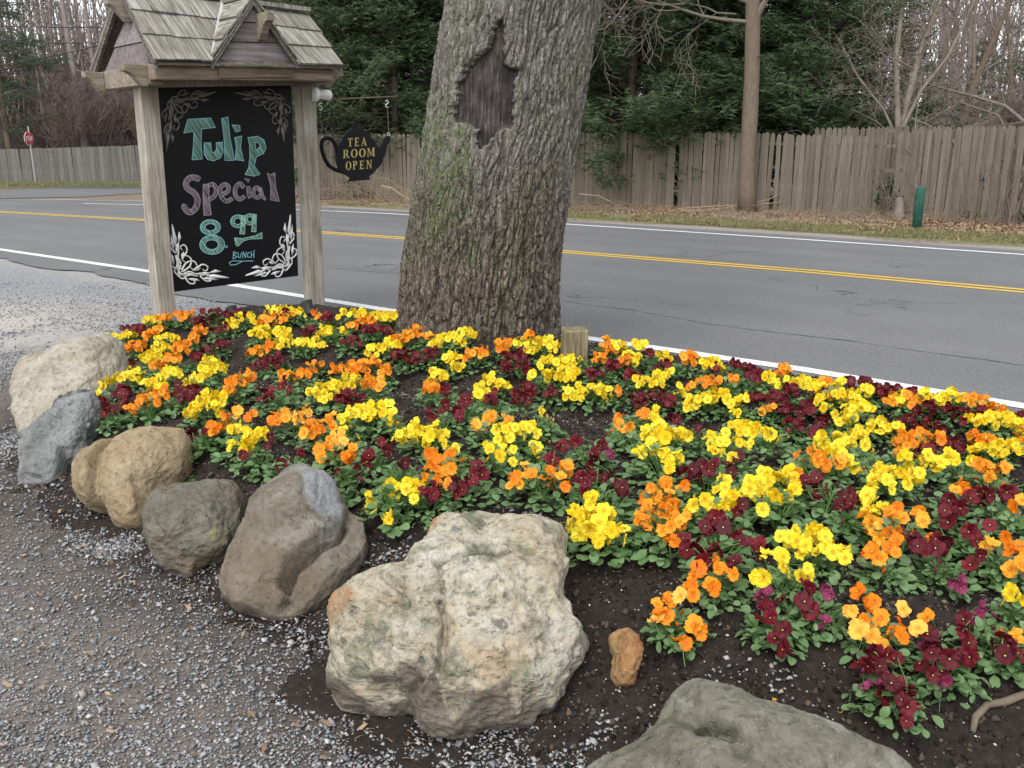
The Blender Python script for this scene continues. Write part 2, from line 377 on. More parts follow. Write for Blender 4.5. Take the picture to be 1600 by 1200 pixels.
M = {}
M['asphalt'] = mk_asphalt()
M['white_line'] = mk_paint('white_line_paint', (.74, .74, .73)); M['yellow_line'] = mk_paint('yellow_line_paint', (.66, .42, .05))
M['gravel'] = mk_gravel(); M['soil'] = mk_soil(); M['verge'] = mk_verge()
M['bark'] = mk_bark(); M['wound'] = mk_wound()
M['post'] = wood('weathered_post_wood', (.33, .305, .26), (.52, .49, .44), green=.14, axis=2)
M['beam'] = wood('warm_beam_wood', (.22, .175, .135), (.37, .30, .245), axis=0, grain=55, rot=-math.pi / 4)
M['corbel'] = wood('corbel_wood', (.26, .22, .18), (.42, .37, .31), green=.3, axis=0, grain=45, rot=-math.pi / 4)
M['shingle'] = wood('cedar_shingle', (.21, .205, .18), (.44, .43, .40), green=.10, axis=1, grain=70, rot=-math.pi / 4, slope=True)
M['siding'] = wood('painted_siding', (.20, .18, .185), (.29, .265, .27), axis=0, grain=40, rot=-math.pi / 4)
M['trim'] = wood('gable_trim', (.13, .115, .105), (.25, .23, .21), axis=0)
M['picket'] = wood('picket_wood', (.150, .130, .105), (.315, .280, .228), green=.12, axis=2, grain=26)
M['picket_far'] = wood('grey_picket_wood', (.21, .205, .20), (.36, .355, .345), green=.12, axis=2, grain=14)
M['stub'] = wood('stub_wood', (.17, .14, .09), (.35, .30, .19), green=.3, axis=2)
M['board'] = flat('chalkboard_black', (.004, .004, .005), .5, .2, .1)
M['chalk_green'] = flat('green_chalk', (.32, .60, .49), .9, .1, .3, 200)
M['chalk_blue'] = flat('blue_chalk', (.28, .62, .72), .9, .1, .2, 200)
M['chalk_pink'] = flat('pink_chalk', (.36, .30, .35), .9, .1, .3, 200)
M['silver'] = flat('silver_ornament', (.60, .60, .59), .5, .5, .3, 40)
M['silver_dark'] = flat('dark_ornament', (.12, .115, .10), .4, .5, .7, 25)  # darker, more mottled tone for the two upper corner ornaments
M['white'] = flat('white_enamel', (.78, .78, .76), .35, .5, .05)
M['black'] = flat('black_paint', (.004, .004, .005), .6, .2, .1)
M['dull_black'] = flat('black_plastic', (.012, .012, .013), .55, .4, .1)
M['gold'] = flat('gold_leaf', (.42, .33, .10), .5, .4, .1)
M['metal'] = flat('zinc_hook', (.6, .6, .6), .3, .5, .05, Metallic=.7)
M['flash'] = flat('valley_metal', (.46, .46, .45), .4, .5, .2, 30)
M['greenpost'] = flat('green_post_paint', (.02, .13, .09), .6, .3, .4, 12)
b_ = NB('green_post_paint'); v_ = b_.co(scale=(1, 1, .4)); c_ = b_.ramp(b_.noise(v_, 22.0, 7.0, .75), [(.35, (.010, .055, .040)), (.6, (.022, .10, .072)), (.70, (.20, .16, .11))]); M['greenpost'] = b_.fin(c_, .7, .3)
M['red'] = flat('red_sign_paint', (.42, .025, .03), .5, .4, .1)
M['galv'] = flat('galvanised_post', (.28, .28, .28), .6, .4, .15)
M['wire'] = flat('cable_black', (.02, .02, .022), .6, .3, .1)
M['needle'] = mk_leaf('evergreen_needles', (.028, .050, .022), (.090, .125, .062), .1, .7, spec=.12)
M['needle_pine'] = mk_leaf('pine_needles', (.030, .058, .034), (.070, .115, .060), .1, .7, spec=.12)
M['ivy'] = mk_leaf('ivy_leaves', (.012, .022, .012), (.035, .055, .025), .1, .5)
M['twig'] = mk_simple_tree('bare_twigs', (.12, .092, .085), (.21, .165, .15))
M['twig_grey'] = mk_simple_tree('grey_bare_branches', (.10, .085, .068), (.20, .172, .14))
M['twig_tan'] = mk_simple_tree('tan_dead_stems', (.17, .125, .085), (.36, .28, .195))
M['twig_pale'] = mk_simple_tree('pale_far_twigs', (.165, .135, .125), (.27, .23, .215))  # lighter than the nearer twigs: distance haze put into the colour
M['bark_far'] = mk_simple_tree('brown_young_bark', (.075, .057, .042), (.185, .145, .108), 26.0)
M['leaf'] = mk_leaf('pansy_leaf', (.085, .175, .055), (.19, .30, .13), .25, .42)
M['stem'] = flat('pansy_stem', (.12, .24, .06), .6, .3)
M['sepal'] = M['stem']
M['p_yellow'] = mk_petal('yellow_petal', (.82, .56, .004), (.93, .78, .05), (.62, .30, .0), .5)
M['p_orange'] = mk_petal('orange_petal', (.80, .19, .003), (.92, .42, .03), (.62, .10, .0), .5)
M['p_maroon'] = mk_petal('maroon_petal', (.060, .002, .006), (.135, .004, .012), (.014, .001, .003), .4, .08)
M['p_purple'] = mk_petal('faded_purple_petal', (.20, .02, .075), (.28, .05, .13), (.15, .01, .05), .3, .2)
M['p_peach'] = mk_petal('pale_orange_petal', (.88, .42, .03), (.92, .52, .10), (.85, .28, .01), .2, .25)
M['eye'] = flat('pansy_eye', (.65, .36, .04), .6, .3)
M['grass'] = mk_leaf('verge_grass', (.10, .135, .04), (.30, .27, .14), .3, .6, False)
M['dead_leaf'] = mk_leaf('dead_leaves', (.16, .10, .06), (.40, .29, .19), .15, .8, False, .1)
b_ = NB('pebble'); c_ = b_.ramp(b_.isl(), [(0, (.10, .102, .108)), (.4, (.19, .196, .205)), (.72, (.29, .30, .315)), (.84, (.29, .24, .19)), (.95, (.37, .375, .385)), (1, (.46, .44, .42))]); M['pebble'] = b_.fin(c_, .7, .35)
b_ = NB('soil_crumb'); c_ = b_.ramp(b_.isl(), [(0, (.010, .008, .007)), (.5, (.032, .025, .021)), (.88, (.075, .058, .047)), (1, (.13, .09, .07))]); M['crumb'] = b_.fin(c_, .95, .1)
b_ = NB('perlite'); c_ = b_.ramp(b_.isl(), [(0, (.22, .20, .17)), (.6, (.42, .40, .36)), (1, (.72, .71, .68))]); M['perlite'] = b_.fin(c_, .8, .2)

# ------------------------------------------------------------------ ground
def dseg(P, line):
    """distance of points P (n,2) to a polyline, and signed side of the nearest segment"""
    best = np.full(len(P), 1e9); sg = np.zeros(len(P))
    for a, b in zip(line[:-1], line[1:]):
        a = np.array(a[:2], float); b = np.array(b[:2], float); ab = b - a
        t = np.clip(((P - a) @ ab) / (ab @ ab), 0, 1); q = a + t[:, None] * ab
        d = np.hypot(*(P - q).T); s = ab[0] * (P[:, 1] - a[1]) - ab[1] * (P[:, 0] - a[0])
        m = d < best; best = np.where(m, d, best); sg = np.where(m, np.sign(s), sg)
    return best, sg
def inpoly(P, poly):
    x, y = P[:, 0], P[:, 1]; c = np.zeros(len(P), bool); n = len(poly)
    for i in range(n):
        x1, y1 = poly[i][:2]; x2, y2 = poly[(i + 1) % n][:2]
        if y1 == y2: continue
        c ^= ((y1 > y) != (y2 > y)) & (x < (x2 - x1) * (y - y1) / (y2 - y1) + x1)
    return c
def line_px(pts, ext0=0, ext1=0):
    L = [G(*p) for p in pts]
    if ext0: L = [L[0] + (L[0] - L[1]).normalized() * ext0] + L
    if ext1: L = L + [L[-1] + (L[-1] - L[-2]).normalized() * ext1]
    return L
NEAR = line_px([(0, 390), (225, 423), (620, 487), (900, 526), (1250, 577), (1600, 635)], 25, 14)
YEL = line_px([(0, 331), (225, 344), (640, 373), (900, 395), (1250, 423), (1600, 455)], 40, 20)
FAR = line_px([(130, 318), (350, 323), (590, 333), (880, 350), (1250, 374), (1600, 398)], 0, 20)
EDGE = line_px([(0, 311), (215, 314), (420, 319), (590, 328.5), (880, 345), (1250, 368), (1600, 391.5)], 60, 40)

big = MB(); big.add([(-400, -60, -.06), (400, -60, -.06), (400, 600, -.06), (-400, 600, -.06)], [(0, 1, 2, 3)])
struct(obj('ground', big.mesh('ground', M['verge'])))
def resample(L, step):
    out = []
    for a, b in zip(L[:-1], L[1:]):
        n = max(1, int((b - a).length / step)); out += [a.lerp(b, i / n) for i in range(n)]
    return out + [L[-1]]
def strip(name, L, wd, mat, z, off=0.0, step=.35, jit=.004):
    R = resample(L, step); vs = []; fs = []
    for i, p in enumerate(R):
        t = (R[min(i + 1, len(R) - 1)] - R[max(i - 1, 0)]).normalized(); nn = Vector((-t.y, t.x, 0))
        for s in (-.5, .5): vs.append((p.x + nn.x * (s * wd + off) + RNG.uniform(-jit, jit), p.y + nn.y * (s * wd + off) + RNG.uniform(-jit, jit), z))
    fs = [(2 * i, 2 * i + 2, 2 * i + 3, 2 * i + 1) for i in range(len(R) - 1)]
    mb = MB().add(vs, fs); return struct(obj(name, mb.mesh(name, mat)))
# road: between a ragged near edge and the far edge
ne = [p for p in resample(NEAR, .12)]
vs = []; fs = []
for i, p in enumerate(ne):
    t = (ne[min(i + 1, len(ne) - 1)] - ne[max(i - 1, 0)]).normalized(); nn = Vector((t.y, -t.x, 0))
    wob = float(fbm(np.array([[p.x * 1.1, p.y * 1.1, 0]]), 4, 5)[0])
    out_ = .62 + .16 * wob if p.x < -1.2 else .22 + .05 * wob
    vs.append(p + nn * out_); vs.append(p - nn * 1.0)
fs = [(2 * i, 2 * i + 2, 2 * i + 3, 2 * i + 1) for i in range(len(ne) - 1)]
k0 = len(vs); Lf = resample(EDGE, .5)
base = [vs[2 * i + 1] for i in range(len(ne))]
rd = MB().add(vs, fs)
# far part of the carriageway as a strip quad mesh by shared fractions
n = 160
def frac(L, f):
    tot = sum((b - a).length for a, b in zip(L[:-1], L[1:])); d = f * tot
    for a, b in zip(L[:-1], L[1:]):
        l = (b - a).length
        if d <= l: return a.lerp(b, d / l)
        d -= l
    return L[-1]
inner = [p for p in base]
v2 = []; 
for i in range(n + 1):
    v2.append(frac(inner, i / n)); 
for i in range(n + 1): v2.append(frac(Lf, i / n))
rd.add(v2, [(i, i + 1, n + 2 + i, n + 1 + i) for i in range(n)])
struct(obj('road', rd.mesh('road', M['asphalt'])))
strip('near_edge_line', NEAR, .125, M['white_line'], .004)
strip('centre_line', YEL, .105, M['yellow_line'], .004, .10); strip('centre_line', YEL, .105, M['yellow_line'], .004, -.10)
strip('far_edge_line', FAR, .125, M['white_line'], .004)
# long tar-black cracks are real grooves' edges: thin raised seams of sealed tar
for pts in [[(880, 470), (980, 483), (1100, 505), (1220, 520), (1330, 533), (1460, 553), (1600, 572)], [(520, 420), (620, 428)], [(1010, 399), (1100, 402), (1130, 396), (1200, 392)]]:
    L = [G(*p) for p in pts]; R = resample(L, .06); R = [p + Vector((0, .05 * float(fbm(np.array([[p.x * 2.5, p.y * 2.5, 3.]]), 4, 9)[0]), .003)) for p in R]
    mbk = MB(); vsk = []
    for i, p in enumerate(R):
        wdt = .007 * RNG.uniform(.3, 1.3); vsk += [p + Vector((0, -wdt, 0)), p + Vector((0, wdt, 0))]
    mbk.add(vsk, [(2 * i, 2 * i + 2, 2 * i + 3, 2 * i + 1) for i in range(len(R) - 1)])
    struct(obj('road_crack', mbk.mesh('road_crack', M['dull_black'])))

# verge beyond the road, rising very slightly
E_ = resample(EDGE, .6); nd = 60
dd = np.concatenate([[-.3], np.linspace(0, 6, 40), np.geomspace(6.4, 260, 24)])
Vv = []; Tt = []
for p in E_:
    for d in dd: Vv.append((p.x + .55 * d, p.y + .835 * d, -.004))
Vv = np.array(Vv); D_ = np.tile(dd, len(E_)); ns = fbm(Vv * .8, 4, 3)
g_ = sst(.35, .7, D_ + .15 * ns) * sst(2.1, 1.5, D_ + .5 * ns); s_ = sst(.7, .1, D_ + .35 * ns)
left = Vv[:, 0] < -7.8
g_ = np.where(left & (Vv[:, 1] > 34), .8, g_ * np.where(left, .7, 1))
rx = sst(-1, 3, Vv[:, 0]); g_ = g_ * (.55 + .45 * rx)
Vv[:, 2] += np.where(D_ > .3, .03 * np.clip(D_, 0, 2) + .02 * ns, 0) * sst(-9.5, -6.5, Vv[:, 0])
nj = len(dd); ni = len(E_)
q = (np.arange(ni - 1)[:, None] * nj + np.arange(nj - 1)[None]).ravel()
fq = np.stack([q, q + nj, q + nj + 1, q + 1], 1)
struct(obj('verge', mesh_np('verge', Vv, fq, np.stack([g_, s_, 0 * s_], 1)), mat=M['verge']))
def verge_z(x, y): return .06
# side street on the left and its sandy apron
pl = [(-900, 300), (0, 297), (120, 291), (222, 285.5), (300, 283), (300, 290), (222, 302), (130, 307.5), (0, 310), (-900, 311)]
struct(obj('side_street', MB().add([G(*p, .012) for p in pl], [tuple(range(len(pl)))]).mesh('side_street', M['asphalt'])))
pl = [(20, 309), (100, 304), (200, 302), (235, 311), (180, 315.5), (60, 314)]

# gravel parking lot
gx = np.arange(-11, 5, .06); gy = np.arange(.2, 15, .06)
X, Y = np.meshgrid(gx, gy, indexing='ij'); P2 = np.stack([X.ravel(), Y.ravel()], 1)
FRONT = [G(*p) for p in [(150, 590), (90, 640), (28, 690), (45, 752), (130, 800), (215, 842), (300, 905), (430, 982), (520, 1080), (680, 1160), (800, 1185), (900, 1240), (1200, 1370)]] + [Vector((2.2, .9, 0)), Vector((4.5, .2, 0))]
BACK = [G(245, 522), G(330, 506), G(430, 499), G(560, 504)] + [p + (FRONT[0] - p) * 0 + Vector((-.617, -.787, 0)) * .42 for p in line_px([(700, 499), (900, 526), (1250, 577), (1600, 635)], 0, 4)]
BED = [(p.x, p.y) for p in FRONT] + [(5.0, .6)] + [(p.x, p.y) for p in reversed(BACK)] + [tuple(G(172, 562)[:2])]
df, _ = dseg(P2, FRONT); px_, dep_ = proj(np.stack([P2[:, 0], P2[:, 1], 0 * P2[:, 0]], 1))
amt = sst(.10, 1.0, df) * .50 + .0
dn, sn = dseg(P2, NEAR)
amt = amt + .25 * sst(3.0, 1.0, dn) + .25 * sst(-2.5, -4.0, P2[:, 0])
sand = sst(2.2, .4, np.hypot(P2[:, 0] + 4.6, (P2[:, 1] - 6.9) * 1.0)) * 1.0 + .45 * sst(1.2, .3, dn) * (P2[:, 0] < -3)
P3g = np.stack([P2[:, 0], P2[:, 1], 0 * P2[:, 0]], 1)
zz = -.012 + .004 * fbm(np.stack([P2[:, 0] * 5, P2[:, 1] * 5, 0 * P2[:, 0]], 1), 3, 8)
nj = len(gy); q = (np.arange(len(gx) - 1)[:, None] * nj + np.arange(nj - 1)[None]).ravel()
struct(obj('gravel_lot', mesh_np('gravel_lot', np.stack([P2[:, 0], P2[:, 1], zz], 1), np.stack([q, q + nj, q + nj + 1, q + 1], 1), np.stack([np.clip(amt, 0, 1), np.clip(sand, 0, 1), sst(.55, .0, df + .16 * fbm(P3g * 4, 4, 66))], 1)), mat=M['gravel']))

# the mounded soil bed
def hT(P):
    P = np.asarray(P, float).reshape(-1, 2)
    a, _ = dseg(P, FRONT); b, _ = dseg(P, BACK + [G(172, 562)]); ins = inpoly(P, BED)
    side = sst(3.0, 1.2, P[:, 0])
    h = .25 * sst(-.05, .75, a) * (.35 + .65 * sst(0, .9, b)) + .07 * sst(.7, 1.8, a) * sst(.4, 1.3, b)
    h = h * (.25 + .75 * sst(0, .35, b))
    return np.where(ins, h, -.14 * np.minimum(a, b)) - .004
st = .020
gx = np.arange(-4.6, 4.2, st); gy = np.arange(.95, 8.7, st)
X, Y = np.meshgrid(gx, gy, indexing='ij'); P2 = np.stack([X.ravel(), Y.ravel()], 1)
HZ = hT(P2)
P3 = np.stack([P2[:, 0], P2[:, 1], 0 * P2[:, 0]], 1)
zz = HZ + .013 * fbm(P3 * 14, 4, 21, .6) + .010 * fbm(P3 * 3, 3, 22)
HG = HZ.reshape(len(gx), len(gy))
def terr(x, y):
    i = (x - gx[0]) / st; j = (y - gy[0]) / st; i = int(min(max(i, 0), len(gx) - 2)); j = int(min(max(j, 0), len(gy) - 2))
    return float(HG[i, j])
nj = len(gy); q = (np.arange(len(gx) - 1)[:, None] * nj + np.arange(nj - 1)[None]).ravel()
fq = np.stack([q, q + nj, q + nj + 1, q + 1], 1); pj, dp = proj(np.stack([P2[:, 0], P2[:, 1], zz], 1))
keep = (zz[fq].max(1) > -.05) & (dp[q] > .2) & (pj[q, 0] > -500) & (pj[q, 0] < 2300)
fq = fq[keep]; used = np.unique(fq); rm = np.full(len(zz), -1); rm[used] = np.arange(len(used))
struct(obj('flower_bed_soil', mesh_np('flower_bed_soil', np.stack([P2[:, 0], P2[:, 1], zz], 1)[used], rm[fq]), mat=M['soil']))
def onbed(px, py, up=0.0):
    d = ray(px, py); k = .9; o = Vector((0, 0, H)); prev = o
    while k < 14:
        p = o + d * k; t = max(terr(p.x, p.y), 0) + up
        if p.z <= t: return Vector((p.x, p.y, t))
        k += .02
    return G(px, py, .1)

def scatter(name, P, size, mat, flatn=.6, seed=1, kind=8):
    """many small lumps as one mesh"""
    r = np.random.default_rng(seed); n = len(P)
    T = np.array([(1, 0, 0), (0, 1, 0), (-1, 0, 0), (0, -1, 0), (0, 0, 1), (0, 0, -1)], float)
    Fc = np.array([(0, 1, 4), (1, 2, 4), (2, 3, 4), (3, 0, 4), (1, 0, 5), (2, 1, 5), (3, 2, 5), (0, 3, 5)])
    S = size[:, None] * r.uniform(.6, 1.4, (n, 3)); S[:, 2] *= flatn
    V = T[None] * S[:, None, :] * r.uniform(.75, 1.25, (n, 6, 1))
    a = r.uniform(0, 6.28, n); c, s = np.cos(a)[:, None], np.sin(a)[:, None]; tl = r.normal(0, .35, (n, 1))
    x = V[..., 0] * c - V[..., 1] * s; y = V[..., 0] * s + V[..., 1] * c; z = V[..., 2] + x * tl
    V = np.stack([x, y, z], -1) + P[:, None, :]
    f = (Fc[None] + (np.arange(n) * 6)[:, None, None]).reshape(-1, 3)
    return stuff(obj(name, mesh_np(name, V.reshape(-1, 3), f, smooth=True), mat=mat))
# loose stones on the lot, thicker where the gravel lies thick
n = 430000; sx_, sy_ = NR.uniform(-40, 1000, n), 1240 - 800 * NR.random(n) ** 1.1
dz_ = (sy_ - 600) * CP + F * SP; Pn = np.stack([(sx_ - 800) * H / dz_, (F * CP - (sy_ - 600) * SP) * H / dz_, 0 * dz_], 1); pj, dp = proj(Pn); d, _ = dseg(Pn[:, :2], FRONT)
pn = fbm(Pn * 1.7, 4, 31); ins = inpoly(Pn[:, :2], BED)
prob = (sst(-.30, .40, pn + (sst(.1, 1.3, d) - .50)) * .95 + .10) * np.clip(3.2 / dp, .2, 1)
hb_ = hT(Pn[:, :2]); kp = ((~ins) | (hb_ < .012 + .02 * NR.random(n))) & (NR.random(n) < prob) & (pj[:, 0] > -40) & (pj[:, 0] < 1640) & (pj[:, 1] < 1250)
Pn = Pn[kp]; sz = .0034 * np.exp(NR.normal(0, .42, len(Pn))) * np.clip((dp[kp] / 2.4) ** .5, 1, 1.6); sz = np.clip(sz, .0018, .012)
Pn[:, 2] = np.maximum(-.008, hb_[kp] + .002) + sz * .30; print('STONES', len(Pn))
scatter('gravel_stones', Pn, sz, M['pebble'], .6, 3)
n = 100000; x = NR.uniform(-3.4, 3.2, n); y = 1.05 + 4.4 * NR.random(n) ** 1.35; Pn = np.stack([x, y, 0 * x], 1)
hh = hT(Pn[:, :2]); pj, dp = proj(Pn); kp = (hh > .0) & (pj[:, 0] > -40) & (pj[:, 0] < 1660); Pn = Pn[kp]; Pn[:, 2] = hh[kp]
Pn[:, 2] += .013 * fbm(Pn * np.array([1, 1, 0]) * 14, 4, 21, .6) + .010 * fbm(Pn * np.array([1, 1, 0]) * 3, 3, 22)
k2 = NR.random(len(Pn)); sz = .0052 * np.exp(NR.normal(0, .45, len(Pn)))
cr = k2 < .80; scatter('soil_crumbs', Pn[cr] + np.array([0, 0, .002]), np.clip(sz[cr], .002, .016), M['crumb'], .8, 4)
pe = k2 > .93; scatter('perlite_specks', Pn[pe] + np.array([0, 0, .003]), np.clip(sz[pe] * .40, .0012, .0045), M['perlite'], .9, 5)
# stones lying on the soil between the boulders
sp = []
for (cx, cy, rx, ry, cnt) in [(625, 880, 60, 30, 260), (1190, 1060, 90, 25, 90), (800, 960, 0, 0, 0), (950, 1150, 80, 30, 160), (470, 1010, 60, 40, 60), (1080, 960, 60, 50, 40), (1250, 1120, 200, 60, 50), (820, 800, 60, 20, 60)]:
    for i in range(cnt):
        p = onbed(cx + RNG.gauss(0, rx * .5), cy + RNG.gauss(0, ry * .5)); sp.append((p.x, p.y, p.z + .004))
sp = np.array(sp); scatter('bed_stones', sp, np.clip(.0042 * np.exp(NR.normal(0, .45, len(sp))), .002, .012), M['pebble'], .65, 6)

# ------------------------------------------------------------------ boulders
ROCKS = []
def rock(name, label, out, ztop, depth, mat, seed, prof=(2.6, 2.0), grooves=(), steps=(), ridges=(), fresh=None, stain=None, damp=(.05, .0), dampline=None, facet=.03, rough=.010, n=(220, 76), cen=None, zbot=-.03, cuts=9):
    o = np.array(out, float); ib = o[:, 1].argmax(); it = o[:, 1].argmin()
    Pb = G(*o[ib], zbot); Pt = G(*o[it], ztop); u = Vector((0, Pt.y - Pb.y, Pt.z - Pb.z)).normalized(); r = Vector((1, 0, 0)); nn = r.cross(u)
    loc = lambda p: (lambda q: (q.dot(r), q.dot(u)))(PL(p[0], p[1], Pb, nn) - Pb)
    A = np.array([loc(p) for p in out]); c = np.array(loc(cen)) if cen else (A.min(0) + A.max(0)) / 2
    # catmull-rom resample of the outline
    Q = []
    for i in range(len(A)):
        p0, p1, p2, p3 = A[i - 1], A[i], A[(i + 1) % len(A)], A[(i + 2) % len(A)]
        for t in np.linspace(0, 1, 12, endpoint=False):
            Q.append(.5 * ((2 * p1) + (-p0 + p2) * t + (2 * p0 - 5 * p1 + 4 * p2 - p3) * t * t + (-p0 + 3 * p1 - 3 * p2 + p3) * t ** 3))
    Q = np.array(Q) - c
    nth, nr_ = n; th = np.linspace(0, 2 * np.pi, nth, endpoint=False); R = np.zeros(nth)
    for k in range(nth):
        dx, dy = math.cos(th[k]), math.sin(th[k]); best = 0
        x1, y1 = Q[:, 0], Q[:, 1]; x2, y2 = np.roll(x1, -1), np.roll(y1, -1)
        s1 = dx * y1 - dy * x1; s2 = dx * y2 - dy * x2; m = (s1 * s2 <= 0) & (s1 != s2)
        t = s1[m] / (s1[m] - s2[m]); hx = x1[m] + t * (x2[m] - x1[m]); hy_ = y1[m] + t * (y2[m] - y1[m]); dd_ = hx * dx + hy_ * dy
        R[k] = dd_.max() if len(dd_) else .05
    R = (np.roll(R, 1) + R * 2 + np.roll(R, -1)) / 4 * .965
    span = A.max(0) - A.min(0); wmin = depth
    rho_f = np.sin(np.linspace(0, np.pi / 2, nr_)) ; rho_b = np.sin(np.linspace(np.pi / 2, 0, nr_ // 2))[1:]
    rings = [(a, 1) for a in rho_f] + [(a, -1) for a in rho_b]
    rr = np.array([a for a, _ in rings]); sg = np.array([s for _, s in rings])
    a2 = c[0] + rr[:, None] * R[None] * np.cos(th)[None]; b2 = c[1] + rr[:, None] * R[None] * np.sin(th)[None]
    w_ = wmin * np.clip(1 - rr ** prof[0], 0, 1) ** (1 / prof[1]); w2 = (w_ * sg)[:, None] * np.ones((1, nth))
    w2 *= (1 + .22 * fbm(np.stack([a2 * 5, b2 * 5, 0 * a2 + seed], -1), 2, seed + 40))
    P = np.stack([a2.ravel(), b2.ravel()], 1); W = w2.ravel(); front = (sg[:, None] * np.ones((1, nth))).ravel() > 0
    c3 = np.stack([P[:, 0], P[:, 1], W], 1)
    rgp = np.random.default_rng(seed * 13 + 5)
    for _ in range(cuts):
        m_ = np.array([rgp.normal(0, .55), rgp.normal(0, .55), 1.0]); m_ /= np.linalg.norm(m_); q_ = (c3 - np.array([c[0], c[1], 0])) @ m_
        h_ = np.quantile(q_[W > 0], rgp.uniform(.80, .95)); over = np.clip(q_ - h_, 0, None) * (W > 0); c3 = c3 - over[:, None] * m_[None] * .88
    P, W = c3[:, :2].copy(), c3[:, 2].copy()
    P[:, 0] = a2.ravel() * .5 + P[:, 0] * .5; P[:, 1] = b2.ravel() * .5 + P[:, 1] * .5
    fr = np.clip(1 - np.repeat(rr, nth) ** 8, 0, 1) * front
    tint = np.zeros((len(P), 3))
    for (pts, wd, dp_) in grooves:
        d, _ = dseg(P, [loc(p) for p in pts]); W = W - fr * dp_ * np.exp(-(d / wd) ** 2); 
    for (pts, wd, dp_) in ridges:
        d, _ = dseg(P, [loc(p) for p in pts]); W = W + fr * dp_ * np.exp(-(d / wd) ** 2)
    for (pts, sft, dp_) in steps:      # closed region pushed in (or out)
        pg = [loc(p) for p in pts]; ins_ = inpoly(P, pg); d, _ = dseg(P, pg + [pg[0]])
        W = W - fr * dp_ * np.where(ins_, sst(0, sft, d) , 0)
    c3 = np.stack([P[:, 0], P[:, 1], W], 1)
    W3 = c3
    nrm = np.stack([np.repeat(rr, nth) * np.tile(np.cos(th), len(rr)) * .9, np.repeat(rr, nth) * np.tile(np.sin(th), len(rr)) * .9, W / max(wmin, .01)], 1)
    nrm /= np.linalg.norm(nrm, axis=1)[:, None] + 1e-6
    f1, f2, _ = worley(c3 * 5.0 + seed, seed); disp = -facet * (f1 - .5) + rough * fbm(c3 * 9, 5, seed + 3, .6) * 1.6 + .002 * fbm(c3 * 60, 2, seed + 9)
    c3 = c3 + nrm * disp[:, None]
    Wd = np.array(Pb)[None] + c3[:, :1] * np.array(r)[None] + c3[:, 1:2] * np.array(u)[None] + c3[:, 2:] * np.array(nn)[None]
    nz = fbm(c3 * 7, 4, seed + 11)
    tint[:, 0] = sst(damp[0], damp[1], Wd[:, 2] + .03 * nz)
    if dampline:
        dl = [loc(p) for p in dampline]; yl = np.interp(P[:, 0], [p[0] for p in dl], [p[1] for p in dl])
        tint[:, 0] = np.maximum(tint[:, 0], sst(-.03, .03, yl - P[:, 1] + .05 * nz) * front)
    for k, reg in ((1, stain), (2, fresh)):
        if reg is not None:
            for rg in reg:
                pg = [loc(p) for p in rg]; ins_ = inpoly(P, pg); d, _ = dseg(P, pg + [pg[0]]); tint[:, k] = np.maximum(tint[:, k], sst(-.012, .012, np.where(ins_, d, -d) + .012 * nz) * front)
    nR = len(rings); i = np.arange(nR - 1)[:, None] * nth; j = np.arange(nth)[None]; jn = (j + 1) % nth
    q = np.stack([(i + j).ravel(), (i + jn).ravel(), (i + nth + jn).ravel(), (i + nth + j).ravel()], 1)
    ctr = Wd.mean(0); o_ = obj(name, mesh_np(name, Wd - ctr, q, tint), mat=mat, loc=tuple(ctr)); tag(o_, label, 'boulder' if len(out) > 6 else 'stone', 'boulders edging the flower bed')
    ROCKS.append((o_, label)); return o_
R_pale = mk_rock('pale_tan_rock', [(.28, (.14, .115, .08)), (.42, (.27, .24, .18)), (.58, (.38, .35, .285)), (.8, (.50, .47, .41))], patches=[((.19, .17, .12), 9, .55, .7, .6), ((.50, .48, .43), 4, .5, .75, .5)])
R_slab = mk_rock('blue_grey_rock', [(.3, (.11, .112, .11)), (.5, (.19, .193, .192)), (.7, (.28, .283, .28)), (.85, (.38, .38, .37))], patches=[((.10, .105, .11), 7, .55, .75, .5)], sc=1.3)
R_tan = mk_rock('warm_tan_rock', [(.25, (.13, .088, .05)), (.45, (.25, .185, .11)), (.65, (.36, .29, .195)), (.85, (.44, .39, .30))], patches=[((.22, .20, .10), 5, .5, .7, .5), ((.20, .13, .08), 11, .58, .72, .6)])
R_gb = mk_rock('grey_brown_rock', [(.25, (.06, .055, .038)), (.45, (.11, .102, .078)), (.65, (.18, .168, .135)), (.85, (.30, .285, .25))], patches=[((.27, .27, .10), 10, .60, .70, .6), ((.15, .10, .06), 6, .5, .7, .6)])
R_bs = mk_rock('brown_grey_rock', [(.25, (.078, .066, .048)), (.45, (.135, .115, .085)), (.6, (.20, .18, .148)), (.8, (.33, .32, .295))], patches=[((.34, .34, .335), 4.5, .54, .70, .7), ((.15, .11, .07), 3.0, .5, .66, .6)])
R_big = mk_rock('white_tan_rock', [(.28, (.13, .11, .075)), (.40, (.30, .255, .175)), (.48, (.44, .395, .30)), (.58, (.53, .505, .43)), (.75, (.60, .59, .55))], patches=[((.43, .29, .15), 3.6, .52, .68, .75), ((.15, .16, .10), 7, .52, .62, .8), ((.09, .09, .08), 20, .56, .64, .75), ((.17, .165, .14), 11, .56, .64, .6)], bands=9, bumpd=.02)
R_or = mk_rock('orange_rock', [(.25, (.17, .08, .035)), (.45, (.33, .16, .065)), (.65, (.42, .25, .12)), (.85, (.38, .35, .27))], patches=[((.16, .17, .08), 14, .5, .65, .7)], bands=25)
R_moss = mk_rock('mossy_grey_rock', [(.3, (.055, .052, .036)), (.45, (.12, .113, .085)), (.62, (.21, .20, .16)), (.8, (.36, .35, .31))], patches=[((.42, .41, .38), 3.6, .52, .7, .7), ((.24, .26, .06), 8, .60, .68, .7), ((.10, .09, .075), 5, .55, .7, .6)])

